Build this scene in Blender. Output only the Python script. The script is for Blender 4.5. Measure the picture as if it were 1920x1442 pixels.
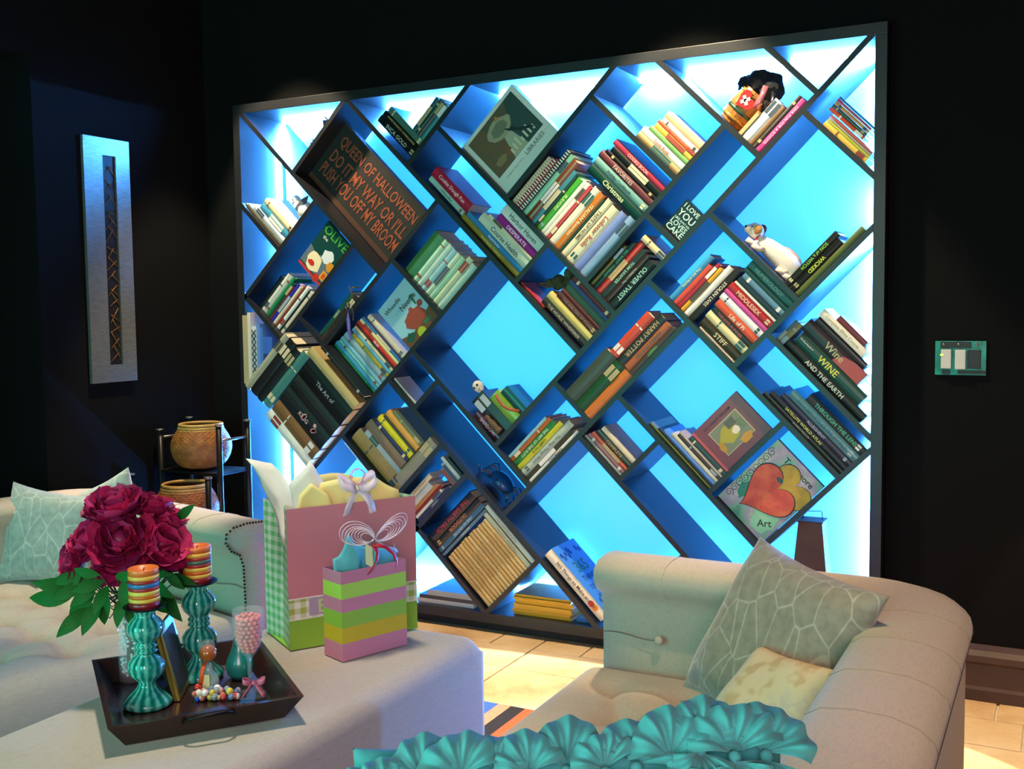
import bpy, bmesh, math, random
from mathutils import Matrix, Vector
random.seed(7)
PI=math.pi
for o in list(bpy.data.objects): bpy.data.objects.remove(o, do_unlink=True)
SC=bpy.context.scene
COL=SC.collection
# ------------------------------------------------------------------ camera, world, lights, exposure
cd=bpy.data.cameras.new('camera'); cam=bpy.data.objects.new('camera',cd); COL.objects.link(cam)
cd.sensor_width=36.0; cd.lens=1987.0/1920*36; cd.clip_start=.05
R_=Vector((.88655614,.46245513,-.01238807)); U_=Vector((-.0224,.06965806,.9973194)); F_=Vector((-.4620784,.88390215,-.07211478))
cam.matrix_world=Matrix(((R_.x,U_.x,-F_.x,3.15016),(R_.y,U_.y,-F_.y,-3.54098),(R_.z,U_.z,-F_.z,1.26043),(0,0,0,1)))
SC.camera=cam
vs=SC.view_settings; vs.view_transform='Standard'; vs.look='None'; vs.gamma=1.0; vs.exposure=0.0
try: vs.use_curve_mapping=False
except Exception: pass
w=bpy.data.worlds.new('world'); SC.world=w; w.use_nodes=True
w.node_tree.nodes['Background'].inputs[0].default_value=(.02,.035,.045,1); w.node_tree.nodes['Background'].inputs[1].default_value=.05
def spot(name,loc,target,power,color,size,blend=.25,radius=.03,scale=(1,1,1)):
    l=bpy.data.lights.new(name,'SPOT'); l.energy=power; l.color=color; l.spot_size=math.radians(size); l.spot_blend=blend; l.shadow_soft_size=radius
    o=bpy.data.objects.new(name,l); COL.objects.link(o); o.location=loc
    d=Vector(target)-Vector(loc); o.rotation_euler=d.to_track_quat('-Z','Y').to_euler(); o.scale=scale
    return o
def area(name,loc,target,power,color,sx,sy):
    l=bpy.data.lights.new(name,'AREA'); l.energy=power; l.color=color; l.shape='RECTANGLE'; l.size=sx; l.size_y=sy
    o=bpy.data.objects.new(name,l); COL.objects.link(o); o.location=loc
    d=Vector(target)-Vector(loc); o.rotation_euler=d.to_track_quat('-Z','Y').to_euler()
    return o
WARM=(1,.78,.50)
spot('downlight_bookcase_left',(.18,-.36,2.70),(.46,-.0,.3),175,WARM,64,.30)
spot('downlight_bookcase_right',(1.90,-.38,2.70),(2.16,-.0,.3),220,WARM,64,.30)
spot('downlight_floor',(1.75,-.62,2.70),(1.75,-.62,0),800,(1,.83,.60),19.9,.03,.01,(3.0,1,1))
spot('downlight_floor_right',(3.55,-.55,2.70),(3.5,-.5,0),260,WARM,38,.05,.02)
spot('downlight_left_sofa',(.35,-1.0,2.70),(.42,-1.05,.5),210,(1,.84,.62),34,.6)
spot('downlight_right_sofa',(2.95,-1.9,2.70),(2.72,-1.5,.5),125,(1,.68,.40),46,.7)
spot('downlight_ottoman',(1.5,-1.75,2.70),(1.5,-1.75,.4),160,(1,.86,.70),44,.8,.10)
spot('downlight_blue_accent',(.55,-2.2,2.55),(-.24,-.72,1.95),18,(.03,.32,1),16,.9)
area('teal_room_glow',(.5,-4.8,1.0),(1.6,-.4,1.0),108,(.10,.85,.70),2.4,1.6)
area('soft_fill_light',(3.6,-5.2,1.6),(1.6,-1.6,.4),85,(1,.76,.80),1.8,1.4)  # unseen fill light added to brighten the ottoman and sofas
# ------------------------------------------------------------------ materials
MATS={}
def hexc(h):
    v=[int(h[i:i+2],16)/255 for i in (0,2,4)]
    return tuple((c/12.92 if c<=.04045 else ((c+.055)/1.055)**2.4) for c in v)
def mat(key,col=None,rough=.6,metal=0.0,noise=0.0,nscale=30,bump=0.0,bscale=200,emit=None,estr=0,trans=0,ior=1.45,sheen=0,coat=0,spec=None,alpha=1):
    if key in MATS: return MATS[key]
    if col is None: col=key
    c=hexc(col) if isinstance(col,str) else col
    m=bpy.data.materials.new('mat_'+key); m.use_nodes=True; nt=m.node_tree; b=nt.nodes['Principled BSDF']
    b.inputs['Base Color'].default_value=(*c,1); b.inputs['Roughness'].default_value=rough; b.inputs['Metallic'].default_value=metal
    if spec is not None: b.inputs['Specular IOR Level'].default_value=spec
    if trans: b.inputs['Transmission Weight'].default_value=trans; b.inputs['IOR'].default_value=ior
    if sheen: b.inputs['Sheen Weight'].default_value=sheen
    if coat: b.inputs['Coat Weight'].default_value=coat
    if alpha<1: b.inputs['Alpha'].default_value=alpha
    if emit: b.inputs['Emission Color'].default_value=(*emit,1); b.inputs['Emission Strength'].default_value=estr
    if noise or bump:
        tc=nt.nodes.new('ShaderNodeTexCoord')
    if noise:
        n=nt.nodes.new('ShaderNodeTexNoise'); n.inputs['Scale'].default_value=nscale; n.inputs['Detail'].default_value=5
        nt.links.new(tc.outputs['Object'],n.inputs['Vector'])
        r=nt.nodes.new('ShaderNodeMapRange'); r.inputs['From Min'].default_value=.3; r.inputs['From Max'].default_value=.7; r.inputs['To Min'].default_value=1-noise; r.inputs['To Max'].default_value=1+noise
        nt.links.new(n.outputs['Fac'],r.inputs['Value'])
        mx=nt.nodes.new('ShaderNodeVectorMath'); mx.operation='SCALE'; mx.inputs[0].default_value=c
        nt.links.new(r.outputs['Result'],mx.inputs['Scale']); nt.links.new(mx.outputs['Vector'],b.inputs['Base Color'])
    if bump:
        n2=nt.nodes.new('ShaderNodeTexNoise'); n2.inputs['Scale'].default_value=bscale; n2.inputs['Detail'].default_value=3
        nt.links.new(tc.outputs['Object'],n2.inputs['Vector'])
        bp=nt.nodes.new('ShaderNodeBump'); bp.inputs['Strength'].default_value=bump; bp.inputs['Distance'].default_value=.002
        nt.links.new(n2.outputs['Fac'],bp.inputs['Height']); nt.links.new(bp.outputs['Normal'],b.inputs['Normal'])
    MATS[key]=m; return m
def ramp_mat(key,build,rough=.6,**k):
    """material whose base colour is made by build(nodes, links, texcoord) -> colour socket"""
    if key in MATS: return MATS[key]
    m=mat(key,(.5,.5,.5),rough,**k); nt=m.node_tree
    tc=nt.nodes.new('ShaderNodeTexCoord')
    nt.links.new(build(nt.nodes,nt.links,tc),nt.nodes['Principled BSDF'].inputs['Base Color'])
    return m
def cramp(nodes,links,fac,stops,const=False):
    r=nodes.new('ShaderNodeValToRGB'); e=r.color_ramp.elements
    if const: r.color_ramp.interpolation='CONSTANT'
    while len(e)<len(stops): e.new(.5)
    for el,(p,c) in zip(e,stops):
        el.position=p; el.color=(*(hexc(c) if isinstance(c,str) else c),1)
    links.new(fac,r.inputs['Fac']); return r.outputs['Color']
# ------------------------------------------------------------------ mesh helpers
def link(name,me,m=None,parent=None,M=None):
    o=bpy.data.objects.new(name,me); COL.objects.link(o)
    if m is not None and me is not None and hasattr(me,'materials') and not me.materials: me.materials.append(m)
    if M is not None: o.matrix_world=M
    if parent is not None: o.parent=parent
    return o
def empty(name,loc=(0,0,0),rz=0,M=None):
    o=bpy.data.objects.new(name,None); COL.objects.link(o); o.empty_display_size=.02
    if M is not None: o.matrix_world=M
    else: o.location=loc; o.rotation_euler=(0,0,rz)
    return o
def tag(o,label=None,cat=None,group=None,kind=None):
    if label: o['label']=label
    if cat: o['category']=cat
    if group: o['group']=group
    if kind: o['kind']=kind
    return o
def mesh(name,V,F,smooth=False):
    me=bpy.data.meshes.new(name); me.from_pydata([tuple(v) for v in V],[],F); me.update()
    if smooth:
        for p in me.polygons: p.use_smooth=True
    return me
def bm_mesh(name,bm,smooth=False,recalc=True):
    if recalc: bmesh.ops.recalc_face_normals(bm,faces=bm.faces)
    me=bpy.data.meshes.new(name); bm.to_mesh(me); bm.free()
    if smooth:
        for p in me.polygons: p.use_smooth=True
    return me
def add_box(bm,a,b,bev=0):
    vs=[bm.verts.new((x,y,z)) for x in (a[0],b[0]) for y in (a[1],b[1]) for z in (a[2],b[2])]
    fs=[(0,1,3,2),(4,6,7,5),(0,4,5,1),(2,3,7,6),(0,2,6,4),(1,5,7,3)]
    faces=[bm.faces.new([vs[i] for i in f]) for f in fs]
    if bev:
        es=set(e for f in faces for e in f.edges)
        bmesh.ops.bevel(bm,geom=list(es),offset=bev,segments=2,affect='EDGES',profile=.6)
def box(name,a,b,m,parent=None,bev=0,M=None,smooth=False):
    bm=bmesh.new(); add_box(bm,a,b,bev); return link(name,bm_mesh(name,bm,smooth),m,parent,M)
def lathe(name,prof,m,parent=None,n=32,M=None,flute=None,smooth=True):
    V=[];F=[]
    for (r,z) in prof:
        for i in range(n):
            a=2*PI*i/n; rr=r*(1+(flute(z)*math.cos(a*flute_n) if flute else 0)); V.append((rr*math.cos(a),rr*math.sin(a),z))
    for j in range(len(prof)-1):
        for i in range(n):
            F.append((j*n+i,j*n+(i+1)%n,(j+1)*n+(i+1)%n,(j+1)*n+i))
    me=mesh(name,V,F,smooth); return link(name,me,m,parent,M)
flute_n=14
def tube_verts(pts,r,n=6,closed=False):
    V=[];F=[]; P=[Vector(p) for p in pts]; up=Vector((0,0,1)); k=len(P)
    for i,p in enumerate(P):
        t=(P[(i+1)%k]-P[i-1]) if closed else (P[min(i+1,k-1)]-P[max(i-1,0)])
        t.normalize(); s=t.cross(up)
        if s.length<1e-3: s=t.cross(Vector((1,0,0)))
        s.normalize(); q=s.cross(t); rr=r[i] if isinstance(r,(list,tuple)) else r
        for j in range(n):
            a=2*PI*j/n; V.append(p+s*math.cos(a)*rr+q*math.sin(a)*rr)
    for i in range(k if closed else k-1):
        for j in range(n):
            a,b=i*n,((i+1)%k)*n; F.append((a+j,a+(j+1)%n,b+(j+1)%n,b+j))
    if not closed: F.append(tuple(range(n))[::-1]); F.append(tuple((k-1)*n+j for j in range(n)))
    return V,F
def tube(name,pts,r,m,parent=None,n=6,closed=False,M=None):
    V,F=tube_verts(pts,r,n,closed); return link(name,mesh(name,V,F,True),m,parent,M)
def ball(name,loc,r,m,parent=None,seg=12,rings=8,scale=(1,1,1)):
    bm=bmesh.new(); bmesh.ops.create_uvsphere(bm,u_segments=seg,v_segments=rings,radius=r)
    for v in bm.verts: v.co=Vector((v.co.x*scale[0],v.co.y*scale[1],v.co.z*scale[2]))+Vector(loc)
    return link(name,bm_mesh(name,bm,True),m,parent)
def poly(name,pts,th,m,parent=None,M=None):
    """flat outline in local XY, thickness th along +Z"""
    n=len(pts); V=[(x,y,0) for x,y in pts]+[(x,y,th) for x,y in pts]
    F=[tuple(range(n))[::-1],tuple(range(n,2*n))]+[(i,(i+1)%n,n+(i+1)%n,n+i) for i in range(n)]
    return link(name,mesh(name,V,F),m,parent,M)
# ------------------------------------------------------------------ lettering (meshes made once)
TXT={}
def prebuild_text(strings):
    objs=[]
    for s in strings:
        if not s or s in TXT or s in [q for q,_ in objs]: continue
        c=bpy.data.curves.new('lettering','FONT'); c.body=s; c.size=1; c.resolution_u=2; c.align_x='LEFT'; c.extrude=.012; c.offset=.012
        o=bpy.data.objects.new('lettering',c); COL.objects.link(o); objs.append((s,o))
    bpy.context.view_layer.update(); dg=bpy.context.evaluated_depsgraph_get()
    for s,o in objs:
        me=bpy.data.meshes.new_from_object(o.evaluated_get(dg)); me.name='lettering'
        xs=[v.co.x for v in me.vertices]; ys=[v.co.y for v in me.vertices]
        x0,x1,y0,y1=min(xs),max(xs),min(ys),max(ys)
        for v in me.vertices: v.co.x-=(x0+x1)/2; v.co.y-=(y0+y1)/2; v.co.z=max(0,v.co.z)
        TXT[s]=(me,x1-x0,y1-y0)
    for s,o in objs:
        c=o.data; bpy.data.objects.remove(o); bpy.data.curves.remove(c)
def lettering(s,m,parent,M,wmax,hmax,name='title',squash=None):
    me0,w,h=TXT[s]; k=min(wmax/w,hmax/h); kx=k; ky=k
    if squash: kx=wmax/w; ky=hmax/h
    me=me0.copy(); me.materials.clear(); me.materials.append(m)
    o=bpy.data.objects.new(name,me); COL.objects.link(o)
    o.parent=parent; o.matrix_parent_inverse=Matrix.Identity(4)
    o.matrix_basis=M@Matrix.Diagonal((kx,ky,min(kx,ky)*.5,1)); return o
# ------------------------------------------------------------------ room
wallm=mat('wall_paint','060708',.9,spec=.15,noise=.12,nscale=4,bump=.15,bscale=60)
ZT=2.1013; ZB=.0757; WB=2.6; DEP=.297
def struct(o): o['kind']='structure'; return o
bm=bmesh.new()
add_box(bm,(-.40,.06,0),(-.040,.50,2.75)); add_box(bm,(2.640,.06,0),(6,.50,2.75)); add_box(bm,(-.0399,.06,2.1445),(2.6399,.50,2.75)); add_box(bm,(-.0399,.315,0),(2.6399,.50,2.1440))
struct(link('wall_back',bm_mesh('wall_back',bm),wallm))
bm=bmesh.new()
add_box(bm,(-.40,-.834,0),(-.25,.059,2.75)); add_box(bm,(-.40,-1.75,2.214),(-.25,-.8341,2.75)); add_box(bm,(-.40,-6,0),(-.25,-1.7501,2.75))
add_box(bm,(-1.60,-6,0),(-1.50,.059,2.75)); add_box(bm,(-1.4999,-.83,0),(-.401,-.75,2.75))
struct(link('wall_left',bm_mesh('wall_left',bm),wallm))
struct(box('wall_right',(5.9,-6,0),(6,.059,2.75),wallm)); struct(box('wall_front',(-1.6,-6.1,0),(6,-6.0001,2.75),wallm))
struct(box('ceiling',(-1.6,-6.1,2.7501),(6,.5,2.85),mat('ceiling_paint','101214',.9)))
grout=mat('grout','b9a88a',.9,noise=.2,nscale=20)
struct(box('floor',(-1.6,-6.1,-.06),(6,.5,-.006),grout))
FL=bpy.data.objects['floor']
def trav(n,l,tc):
    a=n.new('ShaderNodeTexNoise'); a.inputs['Scale'].default_value=2.2; a.inputs['Detail'].default_value=8; a.inputs['Roughness'].default_value=.65; l.new(tc.outputs['Object'],a.inputs['Vector'])
    mp=n.new('ShaderNodeMapping'); mp.inputs['Scale'].default_value=(3,16,3); l.new(tc.outputs['Object'],mp.inputs['Vector'])
    b=n.new('ShaderNodeTexNoise'); b.inputs['Scale'].default_value=4; b.inputs['Detail'].default_value=9; b.inputs['Roughness'].default_value=.8; l.new(mp.outputs['Vector'],b.inputs['Vector'])
    c1=cramp(n,l,a.outputs['Fac'],[(.35,'a98258'),(.5,'cbab80'),(.68,'dfcaa4')])
    c2=cramp(n,l,b.outputs['Fac'],[(.30,(.25,.14,.07)),(.40,(1,1,1)),(1,(1,1,1))])
    m=n.new('ShaderNodeMix'); m.data_type='RGBA'; m.blend_type='MULTIPLY'; m.inputs[0].default_value=.75
    l.new(c1,m.inputs[6]); l.new(c2,m.inputs[7]); return m.outputs[2]
tilem=ramp_mat('travertine',trav,.45,bump=.4,bscale=25)
rows=[(.055,-.108),(-.112,-.320),(-.324,-.660),(-.664,-1.07),(-1.074,-1.48),(-1.484,-1.89),(-1.894,-2.30),(-2.304,-2.71)]
for i,(y1,y0) in enumerate(rows):
    xs=[1.428]
    rr=random.Random(i+2)
    x=1.428
    while x<4.2: x+=rr.choice([.40,.55,.62]) if i else rr.choice([.19,.4]); xs.append(x)
    x=1.428
    while x>-.6: x-=(.18 if (i==0 and x==1.428) else rr.choice([.40,.55,.62])); xs.append(x)
    xs.sort()
    for a,b in zip(xs[:-1],xs[1:]):
        h=rr.uniform(-.0015,.0005)
        bm=bmesh.new(); add_box(bm,(a+.004,y0,-.0058),(b-.004,y1,h),.0018)
        if y1>-.02 : pass
        o=link('tile',bm_mesh('tile',bm),tilem,FL)
wood=mat('espresso_wood','191b20',.42,noise=.2,nscale=9,bump=.08,bscale=80)
trimw=mat('trim_wood','3a2417',.5,noise=.3,nscale=12)
# baseboard right of the bookcase: stepped profile
prof=[(0,0),(-.020,0),(-.020,.035),(-.014,.045),(-.014,.115),(-.022,.125),(-.022,.145),(-.010,.160),(-.006,.178),(0,.178)]
V=[];F=[]
for x in (2.645,5.9):
    V+=[(x,.0595+p[0],.001+p[1]) for p in prof]
n=len(prof); F=[(i,(i+1)%n,n+(i+1)%n,n+i) for i in range(n)]+[tuple(range(n)),tuple(range(n,2*n))[::-1]]
struct(link('baseboard_back',mesh('baseboard_back',V,F),trimw))
# ------------------------------------------------------------------ bookcase
A_=Vector((1,0,1))/math.sqrt(2); B_=Vector((1,0,-1))/math.sqrt(2); Y_=Vector((0,1,0))
def SDP(s,d,y=0): return Vector(((s+d)/2,y,ZT-.0005+(s-d)/2))
bc=empty('bookcase',(1.3,.15,0))
tag(bc,'dark wood built-in bookcase with diagonal criss-cross shelves and glowing blue back','bookcase')
BI=Matrix.Translation((-1.3,-.15,0))
box('top_rail',(-.0365,0,ZT+.0002),(2.6365,DEP,ZT+.038),wood,bc,.0015,BI)
box('bottom_rail',(-.0365,0,.0374),(2.6365,DEP,ZB),wood,bc,.0015,BI)
box('side_panel',(-.0365,0,ZB+.0003),(-.0003,DEP,ZT-.0003),wood,bc,.001,BI)
box('side_panel',(2.6003,0,ZB+.0003),(2.6365,DEP,ZT-.0003),wood,bc,.001,BI)
box('toe_kick',(-.03,.035,.001),(2.63,DEP,.0370),mat('toe','0c0b0b',.7),bc,0,BI)
glow=mat('glowing_panel',(.22,.36,.45),.5,emit=(.030,.62,2.4),estr=1.0)
box('glowing_back_panel',(0,DEP+.001,ZB),(WB,DEP+.010,ZT),glow,bc,0,BI)
led=mat('led_strip',(.8,.9,1),.5,emit=(.13,.72,2.2),estr=800.0)
YL=DEP-.046
for nm,a,b in (('led_strip',(.01,YL,ZT-.010),(WB-.01,YL+.008,ZT-.002)),('led_strip',(.01,YL,ZB+.002),(WB-.01,YL+.008,ZB+.010)),('led_strip',(.002,YL,ZB+.02),(.010,YL+.008,ZT-.02)),('led_strip',(WB-.010,YL,ZB+.02),(WB-.002,YL+.008,ZT-.02))):
    box(nm,a,b,led,bc,0,BI)
def clip(pts,fn,cut):
    out=[]
    for i,p in enumerate(pts):
        q=pts[(i+1)%len(pts)]; a,b=fn(p),fn(q)
        if a>=0: out.append(p)
        if (a>=0)!=(b>=0): t=a/(a-b); out.append((p[0]+(q[0]-p[0])*t,p[1]+(q[1]-p[1])*t))
    return out
HT=.0095*math.sqrt(2)
def divider(kind,c,a,b):
    c*=2.6;a*=2.6;b*=2.6
    if kind=='D': q=[(c-HT,a),(c+HT,a),(c+HT,b),(c-HT,b)]
    else: q=[(a,c-HT),(b,c-HT),(b,c+HT),(a,c+HT)]
    P=[((s+d)/2,ZT+(s-d)/2) for s,d in q]
    for fn in (lambda p:p[0]-.0003,lambda p:WB-.0003-p[0],lambda p:p[1]-ZB-.0003,lambda p:ZT-.0003-p[1]):
        P=clip(P,fn,None)
        if len(P)<3: return
    n=len(P); V=[(x,0,z) for x,z in P]+[(x,DEP-.012,z) for x,z in P]
    F=[tuple(range(n)),tuple(range(n,2*n))[::-1]]+[(i,n+i,n+(i+1)%n,(i+1)%n) for i in range(n)]
    bm=bmesh.new(); vv=[bm.verts.new(v) for v in V]
    for f in F: bm.faces.new([vv[i] for i in f])
    o=link('divider',bm_mesh('divider',bm),wood,bc,BI)
e=.0052; h=.0052
for k,c,a,b in [('D',.003,-.05,.541-h),('D',.218,.10,.996-h),('D',-.150,.10,.301-h),('D',-.298,.25,.445-h),('D',-.220,.445+h,.714-h),('D',.047,.541+h,.714-h),
 ('D',.326,.433+h,.996-h),('D',-.058,.714+h,1.110-h),('D',-.148,.714+h,1.50),('D',-.330,.714+h,1.230-h),('D',.099,1.110+h,1.75),('D',.137,.996+h,1.110-h),
 ('D',.218,1.110+h,1.506+h),('D',.420,.996+h,1.506-h),('D',.591,.996+h,1.231-h),('D',.510,1.231+h,1.60),('D',.506,.905+h,.996-h),('D',.832,.996+h,1.25),
 ('D',.870,.80,.996-h),('D',.725,.65,.996-h),('D',.592,.660+h,.905-h),
 ('U',.211,.003+h,.30),('U',.301,-.38,.003-h),('U',.445,-.298-h,.003-h),('U',.541,-.220+h,.218-h),('U',.433,.218+h,.50),('U',.714,-.80,.218-h),
 ('U',.660,.326+h,.72),('U',.793,.218+h,.326-h),('U',.805,-.148+h,-.058-h),('U',.907,-.330+h,-.148-h),('U',.992,-.62,-.148-h),('U',.996,-.058+h,1.05),
 ('U',.905,.326+h,.725-h),('U',1.110,-.148+h,.420-h),('U',1.231,.420+h,.85),('U',1.230,.099+h,.218-h),('U',1.230,-.330-h,-.148-h),('U',1.367,.218+h,.420-h),
 ('U',1.506,.218+h,.60),('U',1.420,-.148+h,.099-h)]:
    divider(k,c,a,b)
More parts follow.
